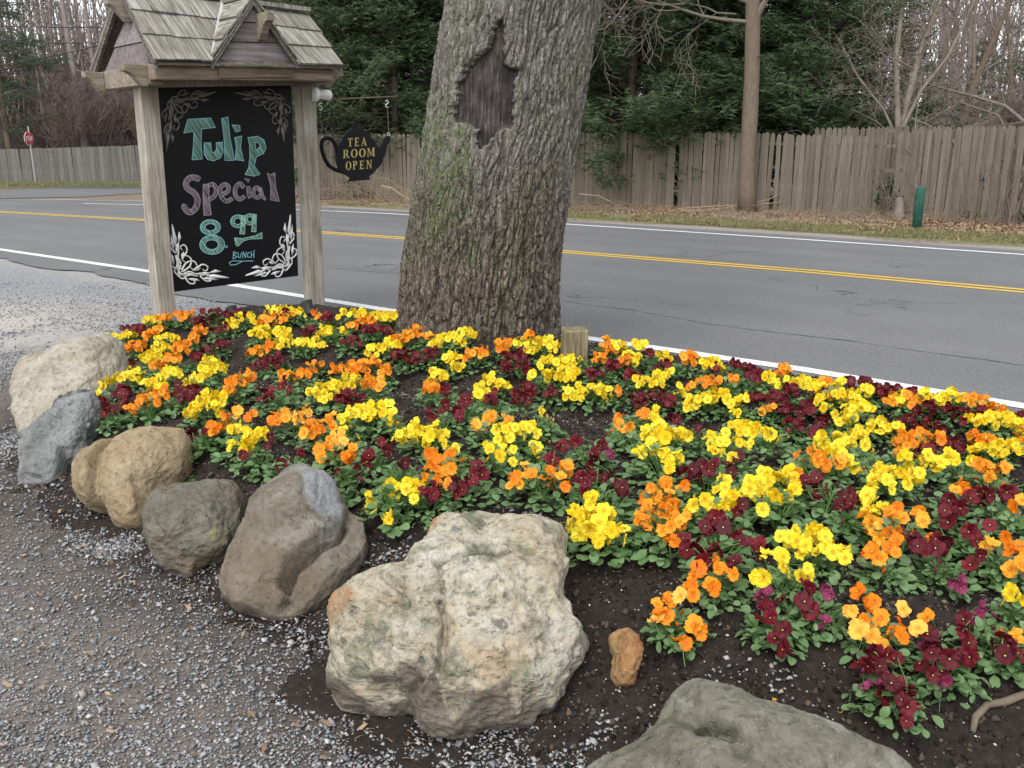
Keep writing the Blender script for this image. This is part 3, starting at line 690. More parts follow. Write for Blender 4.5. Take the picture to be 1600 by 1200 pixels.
rock('boulder', 'large rounded pale tan boulder at the far left end of the flower bed', [(34, 690), (20, 640), (24, 590), (52, 560), (92, 546), (130, 537), (165, 530), (200, 545), (190, 600), (150, 660), (100, 700), (60, 702)], .34, .20, R_pale, 1, (2.4, 2), facet=.015, cuts=5, grooves=[([(40, 600), (60, 640)], .03, .01)], damp=(.03, -.01))
rock('boulder', 'leaning blue-grey slab of rock propped against the large pale tan boulder', [(66, 768), (34, 755), (33, 722), (54, 688), (74, 646), (98, 614), (142, 608), (155, 632), (148, 672), (128, 712), (106, 728), (100, 752), (84, 768)], .27, .11, R_slab, 2, (5, 2), facet=.012, cuts=5, grooves=[([(120, 628), (122, 648)], .012, .025), ([(60, 700), (90, 690), (110, 660)], .02, .012)], damp=(.01, -.02), rough=.014)
rock('boulder', 'smooth tan boulder with two rounded lobes beside the blue-grey slab', [(208, 838), (180, 825), (165, 795), (140, 795), (120, 780), (117, 740), (135, 712), (180, 690), (230, 676), (285, 674), (300, 700), (288, 740), (262, 770), (245, 800), (230, 830)], .27, .17, R_tan, 3, (2.6, 2), facet=.010, cuts=3, rough=.007, grooves=[([(196, 688), (172, 730), (168, 765), (160, 800)], .022, .055), ([(160, 700), (148, 750)], .012, .008)], damp=(.01, -.015), cen=(210, 745))
rock('boulder', 'squat grey-brown boulder with flat top between the tan and the leaning grey boulder', [(292, 908), (262, 895), (240, 862), (233, 820), (242, 780), (275, 762), (330, 756), (362, 750), (378, 768), (380, 820), (372, 868), (345, 886), (318, 893), (305, 906)], .24, .16, R_gb, 4, (3.2, 2), facet=.012, cuts=12, grooves=[([(305, 900), (335, 880), (368, 872)], .02, .03)], steps=[([(300, 915), (318, 885), (350, 872), (390, 860), (390, 930)], .02, .06)], damp=(.02, -.01))
rock('boulder', 'big brown-grey boulder with a fresh dark grey face and a deep diagonal crack', [(435, 985), (400, 972), (362, 955), (346, 925), (352, 885), (375, 840), (400, 790), (420, 755), (443, 728), (470, 720), (503, 738), (535, 770), (550, 800), (572, 820), (580, 855), (570, 890), (540, 925), (500, 960), (462, 982)], .33, .17, R_bs, 5, (3.6, 2), facet=.008, cuts=9, rough=.006,
     fresh=[[(458, 742), (500, 748), (530, 772), (541, 815), (538, 840), (512, 835), (487, 812), (486, 790), (474, 760)]], steps=[([(542, 815), (540, 835), (530, 865), (490, 895), (470, 905), (450, 940), (455, 955), (420, 985), (460, 1010), (620, 930), (620, 800), (555, 790)], .007, .060)],
     grooves=[([(474, 760), (487, 790), (487, 812), (505, 822)], .006, .014), ([(505, 765), (508, 815)], .005, .012), ([(540, 838), (531, 862), (492, 895), (468, 908), (452, 938)], .014, .05)], damp=(.02, -.02))
rock('boulder', 'largest white and tan weathered boulder at the front of the bed', [(690, 1168), (660, 1155), (640, 1120), (590, 1112), (535, 1100), (506, 1075), (502, 1045), (512, 1000), (512, 960), (530, 930), (580, 905), (630, 885), (665, 850), (690, 822), (740, 812), (800, 814), (865, 822), (885, 850), (892, 900), (888, 945), (905, 985), (920, 1000), (912, 1030), (895, 1065), (860, 1110), (820, 1145), (770, 1160), (730, 1168)], .36, .22, R_big, 6, (3.4, 2), facet=.018, cuts=14, rough=.013, n=(320, 110),
     grooves=[([(616, 945), (640, 968), (650, 990)], .010, .03), ([(694, 985), (703, 1020), (700, 1060), (688, 1090), (668, 1108)], .010, .030), ([(694, 930), (697, 960), (703, 1010), (694, 1075)], .006, .012), ([(690, 930), (730, 918), (775, 905), (800, 897)], .005, .016), ([(520, 990), (580, 985), (640, 990)], .016, .03), ([(540, 1000), (600, 993)], .01, .015), ([(640, 925), (690, 900), (740, 880)], .01, .008), ([(800, 890), (850, 905), (870, 940)], .008, .012)],
     steps=[([(500, 985), (560, 985), (640, 985), (690, 1000), (698, 1070), (675, 1105), (640, 1125), (480, 1120)], .03, .02), ([(660, 850), (640, 880), (525, 925), (500, 960), (616, 945), (640, 930), (700, 840)], .02, .03), ([(480, 1080), (560, 1075), (640, 1085), (690, 1075), (650, 1130), (560, 1140), (480, 1130)], .03, .07), ([(870, 930), (930, 960), (950, 1000), (900, 1010), (880, 980)], .03, .03)],
     stain=[[(515, 950), (560, 945), (575, 970), (540, 985), (520, 1015), (505, 1000)], [(670, 845), (690, 835), (650, 905), (600, 935), (640, 890)]], damp=(.05, -.01), dampline=[(500, 1075), (560, 1085), (640, 1092), (690, 1085), (700, 1130), (730, 1120), (790, 1100), (850, 1095), (900, 1085), (930, 1075)])
rock('stone', 'small upright orange-brown stone in the soil right of the largest boulder', [(970, 1084), (951, 1068), (948, 1030), (946, 1000), (956, 982), (975, 975), (994, 986), (1004, 1015), (1003, 1052), (992, 1078)], .20, .05, R_or, 7, (3, 2), facet=.012, rough=.010, cuts=4, n=(120, 40), zbot=.09, damp=(.06, .05), grooves=[([(975, 985), (960, 1010)], .008, .015)])
rock('boulder', 'broad low grey-olive boulder rising from the bottom edge with a dark hollow', [(1150, 1420), (1000, 1360), (900, 1240), (918, 1190), (960, 1170), (1020, 1140), (1045, 1095), (1072, 1068), (1110, 1078), (1160, 1098), (1230, 1120), (1300, 1150), (1360, 1178), (1420, 1210), (1440, 1280), (1330, 1380)], .24, .18, R_moss, 8, (4, 2), facet=.012, cuts=12, rough=.008, n=(220, 76), zbot=-.02,
     grooves=[([(1040, 1130), (1068, 1150), (1078, 1165)], .018, .03), ([(1085, 1168), (1118, 1180)], .012, .045), ([(1072, 1130), (1080, 1165), (1130, 1205)], .02, .02)], damp=(.0, -.02))

# ------------------------------------------------------------------ the roadside sign
ANG = math.radians(45)
SU = Vector((math.cos(ANG), math.sin(ANG), 0)); SN = Vector((math.sin(ANG), -math.cos(ANG), 0))   # along the board, out of its face
SB = G(262, 500, .17); SB.z = 0
def S(px, py, off=0.0): return PL(px, py, SB + SN * off, SN)
sign = empty('roadside_sign', SB)
tag(sign, 'wooden roadside sign with shingled gable roof and a chalkboard advertising tulips', 'sign')
SI = Matrix.Translation(-SB)
def spart(name, mb, mat, parent=None, smooth=False, bev=0.0):
    me = mb.mesh(name, mat, smooth); me.transform(SI)
    o = obj(name, me, parent or sign)
    if bev: bevel(o, bev)
    return o
AX = Matrix((SU, SN * -1, Vector((0, 0, 1)))).transposed()      # columns: along, back, up
PW = .125
def post_at(pxl, pxt, ytop, ybot, label):
    top, bot = S(pxt, ytop), S(pxl, ybot); mb = MB()
    a = bot + Vector((0, 0, -.12)); a2 = Vector((top.x, top.y, top.z))
    vs = []
    for p in (a, a2):
        for (i, j) in ((-.5, -.5), (.5, -.5), (.5, .5), (-.5, .5)): vs.append(p + SU * (i * PW) - SN * (j * PW))
    mb.add(vs, [(0, 3, 2, 1), (4, 5, 6, 7), (0, 1, 5, 4), (1, 2, 6, 5), (2, 3, 7, 6), (3, 0, 4, 7)])
    o = spart('post', mb, M['post'], bev=.006); return o
post_at(257, 226, 122, 499, ''); post_at(492, 475, 118, 490, '')
# chalkboard
TL, TR, BR, BL = S(247, 131, .01), S(455, 129, .01), S(466, 431, .01), S(272, 456, .01)
mb = MB().prism([TL, TR, BR, BL], SN * -.018); board = spart('chalkboard', mb, M['board'])
# writing: polygons given in the sign's own board coordinates
BO = SN * .0025
def bz(u, v, off=.0): return S(220 + u / 3.157, 120 + v / 3.157, .012 + off)
def chalk_poly(mb, poly, mi_fill, mi_line, hatch=6.6, hw=2.8, lw=2.2, ang=58, holes=()):
    ca, sa = math.cos(math.radians(-ang)), math.sin(math.radians(-ang))
    rot = lambda p: (p[0] * ca - p[1] * sa, p[0] * sa + p[1] * ca); inv = lambda p: (p[0] * ca + p[1] * sa, -p[0] * sa + p[1] * ca)
    loops = [list(poly)] + [list(h) for h in holes]; RL = [[rot(p) for p in l] for l in loops]
    ys = [p[1] for l in RL for p in l]; y = min(ys) + hatch * .3
    while y < max(ys):
        xs = []
        for l in RL:
            for i in range(len(l)):
                (x1, y1), (x2, y2) = l[i], l[(i + 1) % len(l)]
                if (y1 > y) != (y2 > y): xs.append(x1 + (y - y1) / (y2 - y1) * (x2 - x1))
        xs.sort()
        for a, b in zip(xs[::2], xs[1::2]):
            j = RNG.uniform(-1, 1); h = hw * RNG.uniform(.55, 1.3) / 2
            q = [inv(p) for p in ((a, y - h + j), (b, y - h * .6 + j), (b, y + h * .6 + j), (a, y + h + j))]
            mb.add([bz(*p, .0008) for p in q], [(0, 3, 2, 1)], mi_fill)
        y += hatch * RNG.uniform(.8, 1.15)
    for l in loops:
        for i in range(len(l)): chalk_line(mb, [l[i], l[(i + 1) % len(l)]], lw, mi_line, .0016)
def chalk_line(mb, pts, lw, mi, off=.0016):
    for a, b in zip(pts[:-1], pts[1:]):
        dx, dy = b[0] - a[0], b[1] - a[1]; L = math.hypot(dx, dy) or 1; nx, ny = -dy / L * lw / 2, dx / L * lw / 2; ex, ey = dx / L * lw * .3, dy / L * lw * .3
        mb.add([bz(a[0] - ex + nx, a[1] - ey + ny, off), bz(b[0] + ex + nx, b[1] + ey + ny, off), bz(b[0] + ex - nx, b[1] + ey - ny, off), bz(a[0] - ex - nx, a[1] - ey - ny, off)], [(0, 1, 2, 3)], mi)
def ribbon(pts, hws):
    n = len(pts); hws = hws if isinstance(hws, (list, tuple)) else [hws] * n; L, R = [], []
    for i, p in enumerate(pts):
        a, b = pts[max(i - 1, 0)], pts[min(i + 1, n - 1)]; dx, dy = b[0] - a[0], b[1] - a[1]; l = math.hypot(dx, dy) or 1
        L.append((p[0] - dy / l * hws[i], p[1] + dx / l * hws[i])); R.append((p[0] + dy / l * hws[i], p[1] - dx / l * hws[i]))
    return L + R[::-1]
def crm(pts, k=4):
    out = []
    for i in range(len(pts) - 1):
        p0, p1, p2, p3 = pts[max(i - 1, 0)], pts[i], pts[i + 1], pts[min(i + 2, len(pts) - 1)]
        for j in range(k):
            t = j / k; out.append(tuple(.5 * ((2 * p1[c]) + (-p0[c] + p2[c]) * t + (2 * p0[c] - 5 * p1[c] + 4 * p2[c] - p3[c]) * t * t + (-p0[c] + 3 * p1[c] - 3 * p2[c] + p3[c]) * t ** 3) for c in range(2)))
    return out + [pts[-1]]
def oval(cx, cy, rx, ry, n=16, rot=0): return [(cx + rx * math.cos(2 * math.pi * i / n) * math.cos(rot) - ry * math.sin(2 * math.pi * i / n) * math.sin(rot), cy + rx * math.cos(2 * math.pi * i / n) * math.sin(rot) + ry * math.sin(2 * math.pi * i / n) * math.cos(rot)) for i in range(n)]
gm = [M['chalk_green'], M['chalk_blue'], M['chalk_pink']]
def word(name_mats, items):
    for kind, args, kw in items:
        mb = MB()
        if kind == 'p': chalk_poly(mb, args, *name_mats, **kw)
        spart('letter', mb, gm, board)
TUL = [
 ([(212, 278), (232, 210), (345, 203), (368, 250), (300, 257), (297, 330), (303, 405), (253, 410), (260, 330), (262, 268)], ()),
 ([(312, 326), (312, 380), (330, 408), (360, 415), (392, 400), (406, 372), (402, 322), (372, 325), (373, 358), (360, 376), (348, 368), (345, 325)], ()),
 ([(398, 206), (430, 198), (440, 300), (462, 412), (416, 412), (410, 300)], ()),
 ([(462, 300), (498, 292), (492, 350), (508, 415), (465, 408), (471, 345)], ()), ([(450, 237), (488, 240), (490, 266), (468, 272)], ()),
 ([(528, 300), (575, 293), (608, 312), (618, 350), (604, 380), (570, 394), (560, 440), (588, 480), (560, 490), (514, 482), (532, 450), (538, 390), (536, 330)], ([(563, 325), (583, 325), (588, 345), (568, 362)],))]
for p, h in TUL:
    mb = MB(); chalk_poly(mb, p, 0, 1, holes=h, hw=3.3); spart('letter', mb, gm, board)
SPE = [ribbon(crm([(290, 508), (268, 497), (240, 500), (222, 525), (232, 552), (262, 572), (280, 605), (272, 645), (245, 668), (222, 655), (208, 628)]), [6] + [13] * 38 + [9, 3]),
 ribbon([(322, 530), (322, 600), (330, 682)], [14, 15, 18]), ribbon(crm([(330, 538), (355, 530), (372, 555), (362, 590), (336, 604)]), 9),
 ribbon(crm([(396, 582), (428, 566), (432, 542), (412, 530), (392, 552), (398, 592), (424, 614), (450, 600)]), 9),
 ribbon(crm([(508, 546), (490, 527), (468, 545), (466, 582), (486, 604), (512, 590)]), 9),
 ribbon([(532, 542), (530, 570), (542, 594)], [8, 8, 12]), [(512, 502), (536, 506), (530, 520)],
 ribbon(crm([(590, 562), (572, 545), (556, 562), (560, 588), (578, 596), (592, 580)]), 8), ribbon([(588, 548), (600, 590), (614, 606)], [7, 8, 4]),
 [(624, 474), (640, 484), (661, 473), (664, 540), (683, 614), (640, 607), (641, 540)]]
for p in SPE:
    mb = MB(); chalk_poly(mb, p, 2, 2, hw=3.1, lw=2.6); spart('letter', mb, gm, board)
for o_, i_ in ((oval(343, 742, 50, 38), oval(343, 742, 26, 18)), (oval(352, 828, 62, 48), oval(350, 828, 33, 24)), (oval(480, 713, 38, 32), oval(478, 713, 17, 16)), (oval(540, 703, 30, 28), oval(538, 703, 12, 13))):
    mb = MB(); chalk_poly(mb, o_, 0, 1 if o_[0][0] < 450 else 0, holes=(i_,), hw=3.3, lw=2.4); spart('numeral', mb, gm, board)
for p in (ribbon([(506, 685), (504, 730), (500, 775)], [9, 10, 12]), ribbon([(562, 678), (560, 720), (557, 764)], [8, 9, 11]), [(462, 795), (500, 798), (565, 784), (597, 768), (598, 798), (540, 800), (505, 810), (480, 835), (470, 832)]):
    mb = MB(); chalk_poly(mb, p, 0, 0, hw=3.3, lw=2.4); spart('numeral', mb, gm, board)
mb = MB(); chalk_line(mb, oval(423, 838, 5, 5, 8) + [oval(423, 838, 5, 5, 8)[0]], 2.2, 1); spart('decimal_point', mb, gm, board)
mb = MB()
for s in [[(457, 862), (455, 898)], [(457, 862), (472, 868), (458, 879), (476, 888), (455, 898)], [(480, 866), (481, 888), (490, 894), (497, 866)], [(503, 894), (505, 862), (517, 893), (520, 862)], [(540, 866), (528, 869), (526, 888), (540, 890)], [(546, 862), (544, 893)], [(559, 855), (557, 893)], [(545, 879), (558, 876)], [(555, 908), (500, 909), (452, 908), (436, 918), (444, 929), (470, 926), (498, 912)]]:
    chalk_line(mb, s, 2.4, 1)
spart('handwritten_word', mb, gm, board)
# cast acanthus corner ornaments: one arm, mirrored into the other and into every corner
ARM = [[(.05, .02), (.16, .14), (.30, .15), (.42, .05), (.40, -.03), (.28, .02), (.18, -.02)], [(.40, .05), (.52, .16), (.66, .14), (.60, .05), (.50, .0)], [(.56, .06), (.70, .12), (.98, .02), (1.0, -.02), (.80, -.03), (.62, -.02)],
       [(.48, -.02), (.62, -.08), (.80, -.06), (.66, .0), (.55, .02)], [(.20, -.03), (.30, -.12), (.44, -.10), (.38, -.03), (.30, -.01)], [(.62, .10), (.74, .22), (.86, .16), (.74, .10)], [(.30, .12), (.36, .24), (.48, .24), (.42, .14)]]
CURL = [crm([(.44, .02), (.54, -.07), (.64, -.05), (.62, .03), (.56, .02)]), crm([(.38, .16), (.50, .24), (.60, .20), (.56, .12), (.50, .15)]), crm([(.02, .06), (.12, .05), (.24, .10), (.36, .06), (.48, .08), (.60, .04)]), crm([(.16, -.02), (.22, -.12), (.32, -.12), (.32, -.04), (.26, -.05)]), crm([(.10, .12), (.20, .26), (.34, .30), (.40, .20), (.32, .14), (.26, .20)]), crm([(.02, .02), (-.04, .10), (.02, .18), (.10, .14), (.08, .07)])]
def ornament(c, ax, ay, mat):
    mb = MB()
    for sw in (0, 1):
        for poly in ARM:
            pts = []; ca_, cb_ = sum(p[0] for p in poly) / len(poly), sum(p[1] for p in poly) / len(poly)
            poly = [(ca_ + (a - ca_) * .95, cb_ * .8 + (b - cb_) * .5) for a, b in poly]
            for (a, b) in poly:
                if sw: a, b = b, a
                pts.append(bz(c[0] + ax[0] * a + ay[0] * b, c[1] + ax[1] * a + ay[1] * b, .003))
            m_ = sum(pts, Vector()) / len(pts) + SN * .002; n_ = len(pts)
            mb.add(pts + [m_] + [p - SN * .004 for p in pts], [(i, (i + 1) % n_, n_) for i in range(n_)] + [(i, n_ + 1 + i, n_ + 1 + (i + 1) % n_, (i + 1) % n_) for i in range(n_)])
        for cl in CURL:
            pts = [(b, a) if sw else (a, b) for a, b in cl]
            mb.tube([bz(c[0] + ax[0] * a + ay[0] * b, c[1] + ax[1] * a + ay[1] * b, .004) for a, b in pts], [.0075 * (1 - .6 * i / len(pts)) for i in range(len(pts))], 5)
    o = spart('corner_ornament', mb, mat, board, True)
ornament((178, 985), (262, 8), (-25, -262), M['silver']); ornament((738, 940), (-225, 42), (2, -265), M['silver'])
ornament((140, 112), (238, -40), (-15, 262), M['silver_dark']); ornament((702, 98), (-245, -22), (8, 230), M['silver_dark'])
# beams and roof.  Offsets: front eave plane +.50, back -.50
FO = .46
def bar(name, a, b, up, dpt, mat, parent=None, bev=.004):
    """a board whose front top edge runs a-b, UP tall downwards, DPT deep backwards"""
    a, b = Vector(a), Vector(b); mb = MB(); dn = Vector((0, 0, -up)); bk = -SN * dpt
    mb.prism([a, b, b + dn, a + dn], bk); return spart(name, mb, mat, parent, bev=bev)
fl, fr_ = S(240, 99, FO), S(520, 105, FO)
bar('fascia_beam', fl, fr_, (fl - S(240, 124, FO)).z, .09, M['beam'])
bar('fascia_beam', S(341, 95, FO + .02), S(458, 95, FO + .02), (S(341, 95, FO) - S(341, 122, FO)).z, .018, M['beam'])
bk_l = fl - SN * (2 * FO - .09); bk_r = fr_ - SN * (2 * FO - .09)
bar('fascia_beam', bk_l, bk_r, .12, .09, M['beam'])
for e in (fl + SU * .0, fr_ - SU * .09):
    mb = MB(); a = Vector(e) - SN * .092 ; mb.prism([a, a + SU * .09, a + SU * .09 + Vector((0, 0, -.12)), a + Vector((0, 0, -.12))], -SN * (2 * FO - .184)); spart('side_beam', mb, M['corbel'], bev=.004)
# lower cross beam that the board hangs from
bar('cross_beam', S(238, 124, .12), S(520, 121, .12), .05, .24, M['post'])
# end brackets with a curved underside, at the left end of the eaves
def bracket(o_, dirv, L, hgt, thick, side, mat):
    pts = [(0, 0), (L, 0), (L, -hgt * .32), (L * .84, -hgt * .36), (L * .62, -hgt * .5), (L * .42, -hgt * .78), (L * .22, -hgt), (0, -hgt)]
    mb = MB().prism([Vector(o_) + dirv * x + Vector((0, 0, z)) for x, z in pts], side * thick); return spart('corbel', mb, mat, bev=.004)
bracket(fl + Vector((0, 0, -.005)) - SN * .10, -SU, .15, .13, .07, -SN, M['corbel']); bracket(bk_l + Vector((0, 0, -.005)) + SN * .01, -SU, .13, .13, .07, -SN, M['corbel'])
bracket(fr_ + Vector((0, 0, -.005)) - SN * .10, SU, .16, .13, .07, -SN, M['corbel'])
# roof planes
OV = .06
eL, eR = S(240, 95, FO + OV), S(535, 102, FO + OV)
rL, rR = S(187, -6, 0), S(482, 12, 0)
zr = (rL.z + rR.z) / 2; rL.z = zr + .02; rR.z = zr - .02
beL, beR = eL - SN * 2 * (FO + OV), eR - SN * 2 * (FO + OV)
apF = S(396, -4, FO + .05)                  # front of the small gable's ridge
gL, gR = S(331, 97, FO + OV), S(466, 98, FO + OV)
apB = Vector(apF) - SN * .42
def lerp(a, b, t): return Vector(a).lerp(Vector(b), t)
def clip_poly(poly, q0, nrm):
    out = []
    for i in range(len(poly)):
        a, b = poly[i], poly[(i + 1) % len(poly)]; da, db = (a - q0).dot(nrm), (b - q0).dot(nrm)
        if da >= 0: out.append(a)
        if (da >= 0) != (db >= 0): out.append(a.lerp(b, da / (da - db)))
    return out
def shingles(e0, e1, r0, r1, rows, wmin, wmax, cuts=(), th=.016, up=None):
    """overlapping rows of wooden shakes on the quad e0-e1 (eave) to r0-r1 (ridge)"""
    e0, e1, r0, r1 = map(Vector, (e0, e1, r0, r1)); nrm = (e1 - e0).cross(r0 - e0).normalized()
    if nrm.z < 0: nrm = -nrm
    for k in range(rows):
        t0, t1 = k / rows - .015, min(1.0, (k + 1.25) / rows); a0, a1 = lerp(e0, r0, max(t0, -.03)), lerp(e1, r1, max(t0, -.03)); b0, b1 = lerp(e0, r0, t1), lerp(e1, r1, t1)
        Lw = (a1 - a0).length; x = 0.0
        while x < Lw - .005:
            wd = RNG.uniform(wmin, wmax); x2 = min(x + wd, Lw); 
            if Lw - x2 < wmin * .5: x2 = Lw
            f0, f1 = x / Lw, (x2 - .004) / Lw; lift = nrm * (th * RNG.uniform(.8, 1.25)); jit = (b0 - a0).normalized() * RNG.uniform(-.008, .008)
            low = [a0.lerp(a1, f0) + jit, a0.lerp(a1, f1) + jit, b0.lerp(b1, f1), b0.lerp(b1, f0)]
            for (q0, qn) in cuts: low = clip_poly(low, q0, qn) if low else low
            x = x2
            if len(low) < 3: continue
            dirv = (b0 - a0).normalized(); tmax = (b0 - a0).length; top = []
            for p in low:
                s = max(0, min(1, (p - a0).dot(dirv) / tmax)); top.append(p + nrm * .004 + lift * (1.25 - s) * 1.1)
            low = [p + nrm * (.004 + (.010 if (p - a0).dot(dirv) < tmax * .3 else -.002)) for p in low]
            n_ = len(low); mb = MB().add(low + top, [tuple(range(n_ - 1, -1, -1)), tuple(range(n_, 2 * n_))] + [(i, (i + 1) % n_, n_ + (i + 1) % n_, n_ + i) for i in range(n_)])
            me = mb.mesh('shingle', M['shingle']); me.transform(SI); obj('shingle', me, roof)
dk = MB()
for q_ in ([eL, eR, rR, rL], [beR, beL, rL, rR]): dk.prism([p - Vector((0, 0, .012)) for p in q_], Vector((0, 0, -.012)))
dk.prism([p - Vector((0, 0, .012)) for p in (gL, apF, apB)], Vector((0, 0, -.01))); dk.prism([p - Vector((0, 0, .012)) for p in (gR, apF, apB)], Vector((0, 0, -.01)))
roof = spart('roof', dk, M['trim'])
# valleys: vertical planes through gL-apB and gR-apB
vl = (apB - gL); vl.z = 0; nl = Vector((vl.y, -vl.x, 0)).normalized(); nl = nl if nl.dot(eL - gL) > 0 else -nl
vr = (apB - gR); vr.z = 0; nr2 = Vector((vr.y, -vr.x, 0)).normalized(); nr2 = nr2 if nr2.dot(eR - gR) > 0 else -nr2
mid = S(397, 100, FO + OV); mn = SU
shingles(eL, eR, rL, rR, 3, .13, .22, cuts=[(gL, nl)])
shingles(eL, eR, rL, rR, 3, .13, .22, cuts=[(gR, nr2)])
shingles(beR, beL, rR, rL, 3, .13, .22)
shingles(apB + (gL - apF), gL, apB, apF, 3, .13, .2, cuts=[(gL, -nl)])
shingles(gR, apB + (gR - apF), apF, apB, 3, .13, .2, cuts=[(gR, -nr2)])
mb = MB(); upv = Vector((0, 0, .022)); sd_ = SU * .012
mb.prism([gL + upv - sd_, gL + upv + sd_, apB + upv * 1.6 + sd_, apB + upv * 1.6 - sd_], Vector((0, 0, .004))); spart('valley_flashing', mb, M['flash'], roof)
mb = MB(); mb.box((apB + apF) / 2 + Vector((0, 0, .02)), (.05, (apF - apB).length, .035), AX); spart('ridge_cap', mb, M['shingle'], roof)
mb = MB(); mb.box((rL + rR) / 2 + Vector((0, 0, .025)), ((rR - rL).length, .07, .03), AX); spart('ridge_cap', mb, M['shingle'], roof)
# gable boards (two lap boards each) and rakes
def gable(a, b, ap, outn, nb=3, inset=.05):
    a, b, ap = Vector(a), Vector(b), Vector(ap)
    for k in range(nb):
        t0, t1 = k / nb, (k + 1) / nb - .012
        q_ = [a.lerp(ap, t0), b.lerp(ap, t0), b.lerp(ap, t1), a.lerp(ap, t1)] if k < nb - 1 else [a.lerp(ap, t0), b.lerp(ap, t0), ap]
        q_ = [p + outn * (.004 if i > 1 else .012) for i, p in enumerate(q_)]
        mb = MB().prism(q_, -outn * .02); spart('gable_board', mb, M['siding'])
ga, gb, gp = S(341, 96, FO + .005), S(457, 97, FO + .005), S(397, 4, FO + .005)
gable(ga, gb, gp, SN)
la = fl - SN * .10 + SU * .02; lb = bk_l + SN * .01 + SU * .02; lp = Vector((rL.x, rL.y, rL.z - .05)) + SU * .10
la2, lb2 = Vector(la), Vector(lb)
gable(la2, lb2, lp + SU * 0, -SU, 3)
ra = fr_ - SN * .10 - SU * .02; rb = bk_r + SN * .01 - SU * .02; rp = Vector((rR.x, rR.y, rR.z - .05)) - SU * .10; gable(ra, rb, rp, SU, 3)
def rake(a, b, wd, th, out):
    a, b = Vector(a), Vector(b); dv = (b - a).normalized(); dn = Vector((0, 0, -wd)); mb = MB().prism([a, b, b + dn, a + dn], out * th); spart('rake_board', mb, M['trim'], bev=.002)
for a, b in ((gL, apF), (gR, apF)): rake(Vector(a) - Vector((0, 0, .002)), Vector(b) - Vector((0, 0, .002)), .045, .025, -SN)
for a, b in ((eL, rL), (beL, rL)): rake(Vector(a) - Vector((0, 0, .002)), Vector(b) - Vector((0, 0, .002)), .05, .025, SU)
for a, b in ((eR, rR), (beR, rR)): rake(Vector(a) - Vector((0, 0, .002)), Vector(b) - Vector((0, 0, .002)), .05, .025, -SU)
bracket(S(397, 22, FO + .0), SN, .16, .17, .06, SU, M['corbel'])
bracket(lp + Vector((0, 0, -.03)) - SU * .05 + SN * .035, -SU, .15, .14, .06, -SN, M['corbel'])
bracket(rR + Vector((0, 0, -.10)) + SN * .03, SU, .10, .09, .05, -SN, M['corbel'])
# the white floodlight on the right post and the rod that carries the teapot
p0 = S(486, 147, .05); mb = MB(); mb.tube([p0, p0 + SU * .05], .055, 14); spart('lamp_base', mb, M['white'], smooth=True)
mb = MB(); mb.tube([p0 + SU * .05, S(497, 147, .07), S(500, 147, .07), S(515, 149, .09), S(516, 149, .09)], [.022, .024, .036, .040, .030], 14); lampo = spart('lamp_head', mb, M['white'], smooth=True)
mb = MB(); mb.tube([S(487, 157, .0), S(621, 150.5, .0)], .0065, 6); spart('hanging_rod', mb, M['bark_far'], smooth=True)

# teapot sign, its own thing hanging from the rod
TP = S(559, 240, 0); tea = empty('teapot_sign', TP); tag(tea, 'black teapot shaped sign with gold lettering TEA ROOM OPEN hanging from a rod', 'sign')
TI = Matrix.Translation(-TP)
def tz(u, v, off=0): return S(480 + u / 5.4545, 120 + v / 5.4545, off)
def tpart(name, mb, mat, parent=None, smooth=False):
    me = mb.mesh(name, mat, smooth); me.transform(TI); return obj(name, me, parent or tea)
body = [(350, 893), (368, 862), (330, 835), (300, 822), (262, 770), (245, 700), (244, 640), (258, 600), (285, 560), (305, 535), (303, 512), (325, 500), (345, 468), (372, 448), (400, 440), (392, 420), (390, 398), (402, 384), (420, 381), (438, 390), (442, 408), (434, 424), (440, 436), (478, 446), (505, 466), (520, 488), (546, 488), (548, 518), (578, 550), (598, 590), (622, 602), (640, 570), (655, 530), (672, 508), (700, 500), (715, 530), (695, 560), (680, 600), (665, 660), (640, 730), (610, 775), (590, 790), (560, 825), (528, 850), (540, 876)]
mb = MB().prism([tz(u, v, .008) for u, v in body], -SN * .016); tpart('teapot_body', mb, M['black'])
mb = MB(); hp = crm([(250, 640), (245, 590), (215, 540), (175, 522), (135, 535), (122, 580), (130, 640), (150, 700), (190, 760), (250, 795), (310, 808)]); mb.tube([tz(u, v, 0) for u, v in hp], .017, 8); tpart('teapot_handle', mb, M['black'], smooth=True)
